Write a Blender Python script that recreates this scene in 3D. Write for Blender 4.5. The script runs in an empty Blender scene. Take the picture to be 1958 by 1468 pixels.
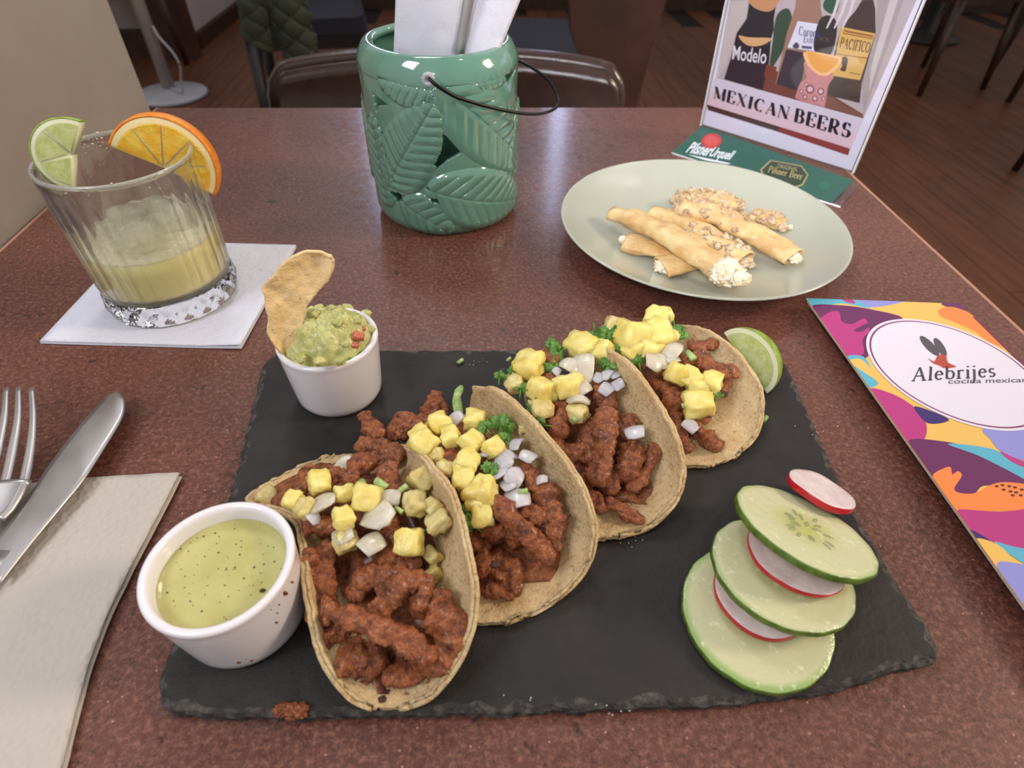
import bpy, math, random
from mathutils import Vector, Matrix, noise
random.seed(7)
SC = bpy.context.scene
COL = SC.collection
TZ = 75.0            # table top height above the floor, cm
# ------------------------------------------------------------------ camera
F, PIT, ROL, YAW, CH = 1118.93, 0.762964, 0.0226229, -0.0676055, 24.0
def _rot():
    cp, sp = math.cos(PIT), math.sin(PIT)
    f = Vector((0, cp, -sp)); r = Vector((1, 0, 0)); u = r.cross(f)
    r2 = math.cos(ROL)*r + math.sin(ROL)*u; u2 = -math.sin(ROL)*r + math.cos(ROL)*u
    Z = Matrix.Rotation(YAW, 3, 'Z')
    return Z@r2, Z@u2, Z@f
CR, CU, CF = _rot()
cam = bpy.data.objects.new('camera', bpy.data.cameras.new('camera'))
COL.objects.link(cam); SC.camera = cam
cam.matrix_world = Matrix((( CR.x, CU.x, -CF.x, 0), (CR.y, CU.y, -CF.y, 0), (CR.z, CU.z, -CF.z, (TZ+CH)/100), (0, 0, 0, 1)))
cam.data.sensor_width = 36; cam.data.lens = F/1958*36
cam.data.clip_start = 0.01; cam.data.clip_end = 50
cam.data.dof.use_dof = True; cam.data.dof.focus_distance = 0.31; cam.data.dof.aperture_fstop = 11
# ------------------------------------------------------------------ colour management, world, room lights and added fills
SC.view_settings.view_transform = 'Standard'; SC.view_settings.look = 'None'
SC.view_settings.gamma = 1; SC.view_settings.exposure = 0.0
SC.view_settings.use_curve_mapping = False
W = bpy.data.worlds.new('world'); SC.world = W; W.use_nodes = True
W.node_tree.nodes['Background'].inputs[0].default_value = (0.92, 0.86, 0.82, 1)
W.node_tree.nodes['Background'].inputs[1].default_value = 0.50
def area(name, loc, target, size, power, color, size_y=None):
    l = bpy.data.lights.new(name, 'AREA'); l.energy = power; l.color = color; l.size = size/100
    if size_y: l.shape = 'RECTANGLE'; l.size_y = size_y/100
    o = bpy.data.objects.new(name, l); COL.objects.link(o)
    p = Vector((loc[0], loc[1], loc[2]+TZ))/100; t = Vector((target[0], target[1], target[2]+TZ))/100
    o.location = p; o.rotation_euler = (t-p).to_track_quat('-Z', 'Y').to_euler()
    return o
area('ceiling_lamp_warm', (245, 18, 142), (5, 25, 0), 45, 42, (1.0, 0.80, 0.60))
area('fill_light_left', (-75, -25, 110), (0, 30, 0), 40, 8, (0.88, 0.90, 1.0))  # added cool fill, left of the camera, lifts the fronts of the white cups
area('ceiling_lamp_front', (-20, 150, 165), (0, 30, 0), 30, 8, (0.88, 0.92, 1.0))
area('window_light_left', (-74, 440, 150), (0, 30, 0), 12, 5, (0.55, 0.66, 1.0), 130)
area('window_light_right', (62, 460, 150), (0, 30, 0), 12, 5, (0.55, 0.66, 1.0), 130)
lb0 = area('sign_fill_light', (-12, -45, 62), (31, 60, 12), 14, .75, (0.96, 0.94, 1.0)); lb0.data.spread = math.radians(34)  # added narrow fill from behind the camera to brighten the poster; no real fixture
for k_, (lx0, ly0, lz0) in enumerate(((-120, 130, 150), (-150, 60, 160), (-90, 60, 165), (60, 20, 165), (90, 160, 160), (-40, 110, 170))):
    area('ceiling_spot', (lx0, ly0, lz0), (0, 40, 0), 7, 1.1, (1.0, 0.90, 0.80))
# ------------------------------------------------------------------ pixel rays of the photograph (1958 x 1468), cm
def ray(px, py):
    return CF + CR*((px-979)/F) - CU*((py-734)/F)
def P(px, py, h=0.0):                       # point at height h above the table top
    d = ray(px, py); t = (h-CH)/d.z
    return Vector((d.x*t, d.y*t, h))
def PY(px, py, Y):                          # point at depth Y
    d = ray(px, py); t = Y/d.y
    return Vector((d.x*t, Y, CH+d.z*t))
def PPL(px, py, o, n):                      # point on plane
    d = ray(px, py); c = Vector((0, 0, CH)); t = (o-c).dot(n)/d.dot(n)
    return c + d*t
# ------------------------------------------------------------------ materials
def lin(c):
    return tuple((x/12.92 if x <= .04045 else ((x+.055)/1.055)**2.4) for x in (v/255 for v in c)) + (1,)
class Mat:
    def __init__(s, name):
        s.m = bpy.data.materials.new(name); s.m.use_nodes = True
        s.nt = s.m.node_tree; s.n = s.nt.nodes; s.l = s.nt.links
        s.b = s.n['Principled BSDF']; s.out = s.n['Material Output']
        s.tc = s.n.new('ShaderNodeTexCoord'); s.co = s.tc.outputs['Object']; s.h = None
    def set(s, **k):
        for a, v in k.items(): s.b.inputs[a.replace('_', ' ')].default_value = v
        return s
    def noise(s, scale, detail=4, rough=.6, stretch=None):
        t = s.n.new('ShaderNodeTexNoise'); t.inputs['Scale'].default_value = scale
        t.inputs['Detail'].default_value = detail; t.inputs['Roughness'].default_value = rough
        co = s.co
        if stretch:
            mp = s.n.new('ShaderNodeMapping'); mp.inputs['Scale'].default_value = stretch
            s.l.new(s.co, mp.inputs[0]); co = mp.outputs[0]
        s.l.new(co, t.inputs['Vector']); return t.outputs['Fac']
    def voro(s, scale, feature='F1'):
        t = s.n.new('ShaderNodeTexVoronoi'); t.feature = feature; t.inputs['Scale'].default_value = scale
        s.l.new(s.co, t.inputs['Vector']); return t.outputs['Distance']
    def ramp(s, fac, a, b):
        t = s.n.new('ShaderNodeMapRange'); t.inputs[1].default_value = a; t.inputs[2].default_value = b
        s.l.new(fac, t.inputs[0]); return t.outputs[0]
    def mix(s, fac, a, b):
        t = s.n.new('ShaderNodeMix'); t.data_type = 'RGBA'
        if isinstance(fac, (int, float)): t.inputs[0].default_value = fac
        else: s.l.new(fac, t.inputs[0])
        for i, c in ((6, a), (7, b)):
            if isinstance(c, tuple): t.inputs[i].default_value = lin(c)
            else: s.l.new(c, t.inputs[i])
        return t.outputs[2]
    def color(s, c):
        if isinstance(c, tuple): s.b.inputs['Base Color'].default_value = lin(c)
        else: s.l.new(c, s.b.inputs['Base Color'])
        return s
    def bump(s, h, dist, strength=1.0):
        t = s.n.new('ShaderNodeBump'); t.inputs['Distance'].default_value = dist; t.inputs['Strength'].default_value = strength
        s.l.new(h, t.inputs['Height'])
        if s.h: s.l.new(s.h, t.inputs['Normal'])
        s.h = t.outputs[0]; s.l.new(s.h, s.b.inputs['Normal']); return s
    def rough(s, r):
        if isinstance(r, (int, float)): s.b.inputs['Roughness'].default_value = r
        else: s.l.new(r, s.b.inputs['Roughness'])
        return s
def flat(name, c, r=.5, **k):
    m = Mat(name).color(c).rough(r).set(**k); return m.m
def mottled(name, c1, c2, scale, r=.5, bump=0.0, bs=None, lo=.35, hi=.65, **k):
    m = Mat(name); n = m.noise(scale)
    m.color(m.mix(m.ramp(n, lo, hi), c1, c2)).rough(r).set(**k)
    if bump: m.bump(m.noise(bs or scale*2), bump)
    return m.m
def SSS(w, r, s=.01): return dict(Subsurface_Weight=w, Subsurface_Radius=r, Subsurface_Scale=s)
MT = {}
# stone table
m = Mat('stone_table')
c = m.mix(m.ramp(m.noise(9, 5, .6), .3, .7), (82, 45, 34), (105, 62, 48))
c = m.mix(m.ramp(m.noise(380, 5, .8), .47, .66), c, (140, 94, 78))
c = m.mix(m.ramp(m.noise(470, 5, .85), .53, .66), c, (46, 22, 19))
c = m.mix(m.ramp(m.noise(75, 3, .7), .64, .72), c, (54, 32, 28))
c = m.mix(m.ramp(m.voro(170), .085, .04), c, (176, 140, 124))
m.color(c).rough(m.ramp(m.noise(120, 3), -.1, 1.3)).set(Specular_IOR_Level=.4, Coat_Weight=.4, Coat_Roughness=.14)
m.bump(m.noise(200, 3), .00006)
MT['table'] = m.m
m = Mat('slate')
c = m.mix(m.ramp(m.noise(25, 6, .7), .35, .7), (38, 36, 35), (52, 49, 47))
c = m.mix(m.ramp(m.noise(180, 3), .72, .8), c, (96, 92, 90))
m.color(c).rough(.6).set(Specular_IOR_Level=.3); m.bump(m.noise(45, 7, .65), .0012).bump(m.noise(400, 3), .0002)
MT['slate'] = m.m
m = Mat('slate_edge'); m.color(m.mix(m.ramp(m.noise(220, 5), .45, .65), (38, 36, 34), (84, 79, 74))).rough(.7).bump(m.noise(260, 4), .0012); MT['slate_edge'] = m.m
m = Mat('tortilla')
c = m.mix(m.ramp(m.noise(70, 6, .7), .35, .68), (226, 200, 154), (202, 168, 118))
c = m.mix(m.ramp(m.noise(520, 5, .7), .52, .70), c, (168, 128, 78))
c = m.mix(m.ramp(m.noise(95, 5, .75), .69, .76), c, (140, 88, 42))
m.color(c).rough(.6).set(**SSS(.25, (1, .6, .3), .004)); m.bump(m.noise(160, 5, .65), .0018).bump(m.noise(800, 4), .0007); MT['tortilla'] = m.m
m = Mat('meat')
c = m.mix(m.ramp(m.noise(330, 7, .75), .38, .62), (124, 58, 28), (202, 120, 66))
c = m.mix(m.ramp(m.noise(120, 5, .7), .54, .68), c, (84, 30, 14))
c = m.mix(m.ramp(m.noise(1100, 3), .60, .72), c, (74, 28, 14))
m.color(c).rough(m.ramp(m.noise(180, 3), .1, 1.0)).set(Specular_IOR_Level=.6, Coat_Weight=.25, Coat_Roughness=.22, **SSS(.12, (1, .3, .1), .003))
m.bump(m.noise(300, 6, .7), .0022).bump(m.noise(1100, 4), .0008); MT['meat'] = m.m
m = Mat('pineapple')
m.color(m.mix(m.ramp(m.noise(160, 4, .6, (1, 1, .3)), .35, .68), (248, 232, 150), (226, 202, 96))).rough(.28).set(**SSS(.5, (1, .75, .2), .006)); m.bump(m.noise(260, 4, .6, (1, 1, .25)), .0009); MT['pineapple'] = m.m
m = Mat('pineapple_pale'); m.color(m.mix(m.ramp(m.noise(140, 4), .35, .68), (226, 212, 150), (200, 178, 104))).rough(.3).set(**SSS(.5, (1, .8, .3), .006)); m.bump(m.noise(260, 4), .0008); MT['pineapple_pale'] = m.m
MT['onion'] = mottled('onion', (236, 228, 208), (212, 200, 174), 120, .25, .0003, 200, Transmission_Weight=.15, **SSS(.6, (1, .9, .8), .006))
MT['onion_white'] = mottled('onion_white', (232, 228, 234), (206, 202, 208), 120, .25, .0003, 200, Transmission_Weight=.15, **SSS(.6, (1, .9, .9), .006))
MT['cilantro'] = mottled('cilantro', (62, 112, 36), (112, 156, 66), 200, .4, .0004, 300, **SSS(.2, (.5, 1, .2), .002))
MT['stem'] = mottled('stem', (140, 172, 92), (186, 204, 138), 200, .35, .0003, 300, **SSS(.3, (.7, 1, .4), .003))
MT['char'] = flat('char', (62, 28, 16), .6)
MT['ceramic'] = mottled('ceramic', (240, 237, 242), (234, 231, 236), 6, .16, Coat_Weight=.4, Coat_Roughness=.08)
m = Mat('salsa_verde'); c = m.mix(m.ramp(m.noise(60, 5), .35, .7), (198, 192, 130), (180, 174, 106))
m.color(m.mix(m.ramp(m.noise(420, 2), .70, .78), c, (132, 134, 66))).rough(.12).set(**SSS(.1, (.8, .9, .3), .004)); m.bump(m.noise(90, 4), .0002); MT['salsa'] = m.m
m = Mat('guacamole'); c = m.mix(m.ramp(m.noise(110, 5, .7), .33, .66), (168, 170, 98), (212, 210, 144))
m.color(m.mix(m.ramp(m.noise(90, 4), .62, .74), c, (140, 152, 74))).rough(.2).set(**SSS(.35, (.8, 1, .3), .004)); m.bump(m.noise(170, 5, .65), .0008); MT['guac'] = m.m
MT['tomato'] = mottled('tomato', (176, 78, 52), (206, 130, 98), 200, .2, **SSS(.4, (1, .3, .2), .004))
m = Mat('tortilla_chip'); c = m.mix(m.ramp(m.noise(80, 6, .7), .35, .66), (250, 222, 170), (232, 194, 134))
c = m.mix(m.ramp(m.noise(300, 3), .66, .74), c, (168, 118, 60))
m.color(c).rough(.5); m.bump(m.noise(120, 5), .0016).bump(m.noise(500, 3), .0005); MT['chip'] = m.m
m = Mat('cucumber_flesh'); tt = m.n.new('ShaderNodeVectorMath'); tt.operation = 'LENGTH'; m.l.new(m.co, tt.inputs[0])
c = m.mix(m.ramp(tt.outputs['Value'], .006, .016), (190, 192, 118), (208, 208, 166))
c = m.mix(m.ramp(tt.outputs['Value'], .0268, .0292), c, (160, 186, 112))
c = m.mix(m.ramp(m.noise(240, 4), .6, .72), c, (230, 232, 196))
m.color(c).rough(.26).set(**SSS(.5, (.9, 1, .6), .006)); m.bump(m.noise(160, 4), .0005); MT['cuke'] = m.m
MT['cuke_skin'] = mottled('cucumber_skin', (70, 98, 30), (110, 134, 52), 200, .35, .0004)
MT['cuke_seed'] = flat('cucumber_seed', (200, 204, 150), .1, Transmission_Weight=.5, **SSS(.5, (1, 1, .6), .004))
MT['radish'] = mottled('radish_flesh', (236, 222, 220), (222, 200, 200), 130, .22, .0003, **SSS(.5, (1, .8, .8), .005))
MT['radish_skin'] = mottled('radish_skin', (176, 18, 34), (202, 36, 56), 100, .22, **SSS(.2, (1, .2, .2), .003))
MT['lime_skin'] = mottled('lime_skin', (118, 150, 34), (156, 184, 64), 260, .3, .0004, 500, Coat_Weight=.3)
MT['lime_pith'] = flat('lime_pith', (224, 228, 190), .5, **SSS(.3, (1, 1, .7), .004))
MT['lime_flesh'] = mottled('lime_flesh', (190, 204, 116), (222, 230, 170), 200, .2, .0008, 250, Transmission_Weight=.2, **SSS(.5, (.9, 1, .4), .006))
MT['orange_skin'] = mottled('orange_skin', (238, 128, 18), (248, 156, 40), 200, .35, .0006, 500, **SSS(.2, (1, .5, .1), .004))
MT['orange_pith'] = flat('orange_pith', (250, 226, 168), .5, **SSS(.3, (1, .8, .4), .004))
m = Mat('orange_flesh'); m.color(m.mix(m.ramp(m.noise(160, 5), .35, .66), (250, 180, 30), (255, 214, 90))).rough(.25).set(**SSS(.5, (1, .6, .1), .008)); m.bump(m.noise(220, 4), .0014); MT['orange_flesh'] = m.m
MT['plate'] = mottled('plate_glaze', (176, 180, 164), (166, 170, 154), 4, .2, Coat_Weight=.3, Coat_Roughness=.1)
m = Mat('crepe'); c = m.mix(m.ramp(m.noise(55, 5, .65), .35, .66), (228, 200, 146), (198, 154, 96))
c = m.mix(m.ramp(m.noise(90, 5, .7), .60, .74), c, (164, 112, 62)); c = m.mix(m.ramp(m.noise(420, 3), .68, .74), c, (110, 68, 40))
m.color(c).rough(.42).set(**SSS(.25, (1, .7, .3), .004)); m.bump(m.noise(100, 4), .0008); MT['crepe'] = m.m
m = Mat('crumbled_filling'); m.color(m.mix(m.ramp(m.noise(170, 5, .75), .4, .62), (232, 212, 176), (172, 132, 92))).rough(.5).set(**SSS(.2, (1, .8, .6), .003)); m.bump(m.noise(260, 5), .0022); MT['crumble'] = m.m
MT['cream'] = mottled('cream_sauce', (244, 236, 214), (226, 206, 168), 150, .35, .0008)
m = Mat('napkin_white'); m.color((218, 219, 230)).rough(.9).set(Sheen_Weight=.1); m.bump(m.noise(700, 4), .0004).bump(m.noise(90, 5), .0016); MT['napkin'] = m.m
m = Mat('napkin_embossed'); m.color((190, 182, 172)).rough(.92); m.bump(m.voro(330), .00055).bump(m.noise(40, 4), .0012); MT['napkin2'] = m.m
m = Mat('steel'); m.color((190, 188, 188)).rough(m.ramp(m.noise(30, 3), -.25, 1.6)).set(Metallic=1.0); MT['steel'] = m.m
m = Mat('green_glaze'); c = m.mix(m.ramp(m.noise(18, 4), .35, .7), (88, 138, 120), (108, 154, 136))
m.color(c).rough(.12).set(Coat_Weight=1.0, Coat_Roughness=.03, Coat_IOR=1.7); m.bump(m.noise(60, 3), .0004); MT['glaze'] = m.m
MT['wire'] = flat('black_wire', (26, 24, 26), .3, Metallic=.6)
def clear(name, tint, gloss_ior=1.45, rough=.02):
    m = Mat(name); tr = m.n.new('ShaderNodeBsdfTransparent'); tr.inputs[0].default_value = tint
    gl = m.n.new('ShaderNodeBsdfGlossy'); gl.inputs['Roughness'].default_value = rough
    lw_ = m.n.new('ShaderNodeLayerWeight'); pw_ = m.n.new('ShaderNodeMath'); pw_.operation = 'POWER'; pw_.inputs[1].default_value = 3.5
    m.l.new(lw_.outputs['Facing'], pw_.inputs[0]); fr = m.n.new('ShaderNodeMath'); fr.operation = 'MULTIPLY_ADD'; fr.inputs[1].default_value = .55*(gloss_ior-.5); fr.inputs[2].default_value = .045
    m.l.new(pw_.outputs[0], fr.inputs[0])
    mx = m.n.new('ShaderNodeMixShader'); m.l.new(fr.outputs[0], mx.inputs[0]); m.l.new(tr.outputs[0], mx.inputs[1]); m.l.new(gl.outputs[0], mx.inputs[2])
    m.l.new(mx.outputs[0], m.out.inputs[0]); return m.m
m = Mat('tumbler_glass'); m.color((250, 251, 248)).rough(0).set(Transmission_Weight=1.0, IOR=1.45)
tr_ = m.n.new('ShaderNodeBsdfTransparent'); mx_ = m.n.new('ShaderNodeMixShader'); mx_.inputs[0].default_value = .3
m.l.new(m.b.outputs[0], mx_.inputs[1]); m.l.new(tr_.outputs[0], mx_.inputs[2]); m.l.new(mx_.outputs[0], m.out.inputs[0]); MT['glass_wall'] = m.m
MT['glass_thick'] = flat('thick_glass', (246, 248, 246), .0, Transmission_Weight=1.0, IOR=1.5)
MT['acrylic'] = clear('clear_acrylic', (.95, .95, .96, 1), 1.4)
MT['ice'] = flat('ice', (250, 250, 238), .12, Transmission_Weight=.75, IOR=1.31)
m = Mat('lime_drink'); m.color((252, 240, 170)).rough(.12).set(IOR=1.33, **SSS(.2, (1, .95, .5), .01)); MT['drink'] = m.m
MT['foam'] = mottled('foam', (238, 234, 208), (222, 216, 172), 300, .4, .0008, 600, **SSS(.3, (1, 1, .8), .005))
MT['salt'] = mottled('salt', (226, 220, 206), (200, 192, 174), 400, .5, .001, 600)
MT['wall'] = mottled('cream_wall', (164, 154, 144), (156, 146, 136), 6, .75, .0004, 60)
MT['greywall'] = mottled('grey_wall', (170, 160, 162), (160, 150, 152), 4, .8)
MT['darkwood'] = mottled('dark_wood', (44, 26, 20), (60, 36, 26), 20, .45)
MT['brownwood'] = mottled('brown_wood', (58, 32, 24), (74, 42, 32), 12, .4)
m = Mat('floor_board'); oi = m.n.new('ShaderNodeObjectInfo')
c = m.mix(m.ramp(m.noise(5, 5, .6, (6, .6, 1)), .3, .7), (130, 78, 48), (88, 50, 29))
c = m.mix(m.ramp(oi.outputs['Random'], -.3, 2.8), c, (60, 44, 36)); m.color(c).rough(.42); m.bump(m.noise(12, 5, .6, (8, .8, 1)), .001); MT['board'] = m.m
MT['gap'] = flat('floor_gap', (20, 13, 10), .8)
MT['edge'] = flat('table_edge_trim', (176, 128, 104), .4)
MT['leather'] = mottled('brown_leather', (62, 38, 32), (50, 30, 26), 30, .25, .0004, 200, Coat_Weight=.35, Coat_Roughness=.2)
MT['navy'] = mottled('navy_fabric', (20, 22, 36), (28, 30, 46), 60, .85, .0005, 400)
m = Mat('quilted_green'); m.color(m.mix(m.ramp(m.noise(20, 3), .3, .7), (44, 52, 42), (60, 68, 54))).rough(.7); MT['coat'] = m.m
MT['black'] = mottled('black_paint', (22, 18, 20), (30, 24, 26), 30, .5)
MT['paintwhite'] = mottled('grey_white_enamel', (184, 184, 192), (172, 172, 180), 8, .3)
MT['pole'] = mottled('pole_enamel', (168, 158, 152), (156, 146, 142), 20, .35)
MT['ceiling'] = flat('ceiling_paint', (190, 180, 166), .9)
_pc = {}
def ink(c, r=.4):
    if c not in _pc: _pc[c] = flat('ink_%d_%d_%d' % c, c, r)
    return _pc[c]
# ------------------------------------------------------------------ mesh building
class O3: pass
def origin(o): return Vector(o.get('_o', (0, 0, 0)))
ORG = {}
def mk(name, vf, mat, parent=None, smooth=True, label=None, cat=None, group=None, kind=None, org=None, mat2=None, mi=None):
    v, f = vf
    if parent is not None: o0 = ORG[parent.name]
    elif org is not None: o0 = Vector(org)
    else:
        n = len(v); o0 = Vector((sum(p[0] for p in v)/n, sum(p[1] for p in v)/n, min(p[2] for p in v)))
    me = bpy.data.meshes.new(name)
    me.from_pydata([((p[0]-o0.x)/100, (p[1]-o0.y)/100, (p[2]-o0.z)/100) for p in v], [], f)
    me.materials.append(mat)
    if mat2: me.materials.append(mat2); me.polygons.foreach_set('material_index', mi)
    if smooth: me.polygons.foreach_set('use_smooth', [True]*len(me.polygons))
    me.update()
    o = bpy.data.objects.new(name, me); COL.objects.link(o)
    if parent is not None: o.parent = parent
    else: o.location = (o0.x/100, o0.y/100, (o0.z+TZ)/100)
    ORG[o.name] = o0
    if label: o['label'] = label
    if cat: o['category'] = cat
    if group: o['group'] = group
    if kind: o['kind'] = kind
    return o
def thing(name, label, cat, loc, group=None, kind=None):
    o = bpy.data.objects.new(name, None); COL.objects.link(o); o.empty_display_size = .02
    o.location = (loc[0]/100, loc[1]/100, (loc[2]+TZ)/100); ORG[o.name] = Vector(loc)
    if label: o['label'] = label
    if cat: o['category'] = cat
    if group: o['group'] = group
    if kind: o['kind'] = kind
    return o
def J(*parts):
    V, Fc = [], []
    for v, f in parts:
        n = len(V); V += list(v); Fc += [tuple(i+n for i in q) for q in f]
    return V, Fc
def box(x0, x1, y0, y1, z0, z1):
    v = [Vector((x, y, z)) for z in (z0, z1) for y in (y0, y1) for x in (x0, x1)]
    return v, [(0, 2, 3, 1), (4, 5, 7, 6), (0, 1, 5, 4), (2, 6, 7, 3), (0, 4, 6, 2), (1, 3, 7, 5)]
def obox(c, ux, uy, uz):                       # oriented box, half vectors
    v = [c+ux*a+uy*b+uz*d for d in (-1, 1) for b in (-1, 1) for a in (-1, 1)]
    return v, [(0, 2, 3, 1), (4, 5, 7, 6), (0, 1, 5, 4), (2, 6, 7, 3), (0, 4, 6, 2), (1, 3, 7, 5)]
def lathe(cx, cy, prof, n=64, mod=None, close=False):
    V, Fc = [], []
    for j, (r, z) in enumerate(prof):
        for i in range(n):
            a = 2*math.pi*i/n; rr, zz = (r, z) if not mod else mod(r, z, a, j)
            V.append(Vector((cx+rr*math.cos(a), cy+rr*math.sin(a), zz)))
    m_ = len(prof)
    for j in range(m_-1 if not close else m_):
        k = (j+1) % m_
        for i in range(n):
            i2 = (i+1) % n; Fc.append((j*n+i, j*n+i2, k*n+i2, k*n+i))
    if not close:
        if prof[0][0] > 1e-6: Fc.append(tuple(range(n-1, -1, -1)))
        if prof[-1][0] > 1e-6: Fc.append(tuple((m_-1)*n+i for i in range(n)))
    return V, Fc
def tube(pts, rad, n=10, cap=True, flatf=1.0, up=Vector((0, 0, 1)), nz=0.0, seed=0.0, nf=1.0, hi=None):
    V, Fc = [], []; m_ = len(pts); pts = [Vector(p) for p in pts]
    for j in range(m_):
        t = (pts[min(j+1, m_-1)]-pts[max(j-1, 0)]).normalized()
        s = t.cross(up)
        if s.length < 1e-3: s = t.cross(Vector((1, 0, 0)))
        s.normalize(); u = s.cross(t)
        r = rad if isinstance(rad, (int, float)) else rad[j] if isinstance(rad, (list, tuple)) else rad(j/(m_-1))
        for i in range(n):
            a = 2*math.pi*i/n; p = pts[j]+s*(r*math.cos(a))+u*(r*flatf*math.sin(a))
            if nz:
                d = (p-pts[j]); k = noise.noise(p*nf+Vector((seed, 0, 0)))*nz+noise.noise(p*nf*2.3+Vector((0, seed, 0)))*nz*.5
                if hi: k += noise.noise(p*3.1+Vector((seed, seed, 0)))*hi[0]+abs(noise.noise(p*7.5+Vector((0, seed, seed))))*hi[1]*2-.1
                p = pts[j]+d*(1+k)
            V.append(p)
    for j in range(m_-1):
        for i in range(n):
            i2 = (i+1) % n; Fc.append((j*n+i, j*n+i2, (j+1)*n+i2, (j+1)*n+i))
    if cap: Fc.append(tuple(range(n-1, -1, -1))); Fc.append(tuple((m_-1)*n+i for i in range(n)))
    return V, Fc
def crv(pts, k=6):                              # catmull-rom
    pts = [Vector(p) for p in pts]; out = []
    q = [pts[0]*2-pts[1]]+pts+[pts[-1]*2-pts[-2]]
    for i in range(1, len(q)-2):
        for s in range(k):
            t = s/k; a, b, c, d = q[i-1], q[i], q[i+1], q[i+2]
            out.append(.5*((2*b)+(c-a)*t+(2*a-5*b+4*c-d)*t*t+(3*b-a-3*c+d)*t**3))
    out.append(pts[-1]); return out
def sheet(G, th, mask=None, wrap=False, both=None):
    """G[i][j] points; gives a solid of thickness th (grown along minus normal)."""
    ni, nj = len(G), len(G[0]); nj_f = nj if wrap else nj-1
    N = [[None]*nj for _ in range(ni)]
    for i in range(ni):
        for j in range(nj):
            jm, jp = ((j-1) % nj, (j+1) % nj) if wrap else (max(j-1, 0), min(j+1, nj-1))
            a = G[min(i+1, ni-1)][j]-G[max(i-1, 0)][j]; b = G[i][jp]-G[i][jm]
            n_ = a.cross(b); N[i][j] = n_.normalized() if n_.length > 1e-9 else Vector((0, 0, 1))
    V = [G[i][j] for i in range(ni) for j in range(nj)]+[G[i][j]-N[i][j]*(th(i, j) if callable(th) else th) for i in range(ni) for j in range(nj)]
    K = ni*nj; Fc = []; E = {}
    for i in range(ni-1):
        for j in range(nj_f):
            if mask and not mask(i, j): continue
            j2 = (j+1) % nj; q = (i*nj+j, (i+1)*nj+j, (i+1)*nj+j2, i*nj+j2)
            Fc.append(q); Fc.append(tuple(x+K for x in reversed(q)))
            for a in range(4):
                e = (q[a], q[(a+1) % 4]); E[e] = 1
    for (a, b) in list(E):
        if (b, a) not in E: Fc.append((b, a, a+K, b+K))
    return V, Fc
_ico = {}
def ico(sub):
    if sub not in _ico:
        import bmesh
        bm = bmesh.new(); bmesh.ops.create_icosphere(bm, subdivisions=sub, radius=1)
        bm.verts.ensure_lookup_table()
        _ico[sub] = ([v.co.copy() for v in bm.verts], [tuple(v.index for v in f.verts) for f in bm.faces]); bm.free()
    return _ico[sub]
def blob(c, r, sub=3, amp=.25, freq=1.0, seed=0.0, rot=None, box_=0.0):
    """noisy ellipsoid; box_ > 0 pushes it toward a rounded block"""
    V0, F0 = ico(sub); c = Vector(c); R3 = rot or Matrix.Identity(3); V = []
    for v in V0:
        p = v.copy()
        if box_:
            k = max(abs(p.x), abs(p.y), abs(p.z)); p = p.lerp(p/k, box_)
        k = 1+amp*noise.noise(v*freq*1.5+Vector((seed, seed*.7, 0)))+amp*.5*noise.noise(v*freq*3.4+Vector((0, seed, 3)))
        p = Vector((p.x*r[0], p.y*r[1], p.z*r[2]))*k
        V.append(c+R3@p)
    return V, F0
def rmat(rng=None, tilt=math.pi):
    return (Matrix.Rotation(random.uniform(0, 6.28), 3, 'Z')@Matrix.Rotation(random.uniform(-tilt, tilt), 3, 'X')@Matrix.Rotation(random.uniform(-tilt, tilt), 3, 'Y'))
def prism(poly, z0, z1):
    n = len(poly); V = [Vector((p[0], p[1], z0)) for p in poly]+[Vector((p[0], p[1], z1)) for p in poly]
    return V, [tuple(range(n-1, -1, -1)), tuple(range(n, 2*n))]+[(i, (i+1) % n, n+(i+1) % n, n+i) for i in range(n)]
def slab_on(poly3, nrm, th):                    # planar polygon given thickness along nrm
    n = len(poly3); V = [Vector(p) for p in poly3]+[Vector(p)+nrm*th for p in poly3]
    return V, [tuple(range(n-1, -1, -1)), tuple(range(n, 2*n))]+[(i, (i+1) % n, n+(i+1) % n, n+i) for i in range(n)]
def grid(a, b, n): return [a+(b-a)*i/(n-1) for i in range(n)]
def text2d(s, size=1.0, shear=0.0, bold=0.0, res=3):
    cu = bpy.data.curves.new('t', 'FONT'); cu.body = s; cu.size = size; cu.shear = shear; cu.offset = bold; cu.resolution_u = res
    cu.align_x = 'CENTER'
    ob = bpy.data.objects.new('t', cu); COL.objects.link(ob)
    dg = bpy.context.evaluated_depsgraph_get(); me = bpy.data.meshes.new_from_object(ob.evaluated_get(dg))
    V = [(v.co.x, v.co.y/.72) for v in me.vertices]; Fc = [tuple(p.vertices) for p in me.polygons]
    bpy.data.objects.remove(ob); bpy.data.meshes.remove(me); bpy.data.curves.remove(cu)
    return V, Fc
def map2(vf, fn):
    return [fn(a, b) for a, b in vf[0]], vf[1]
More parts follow.
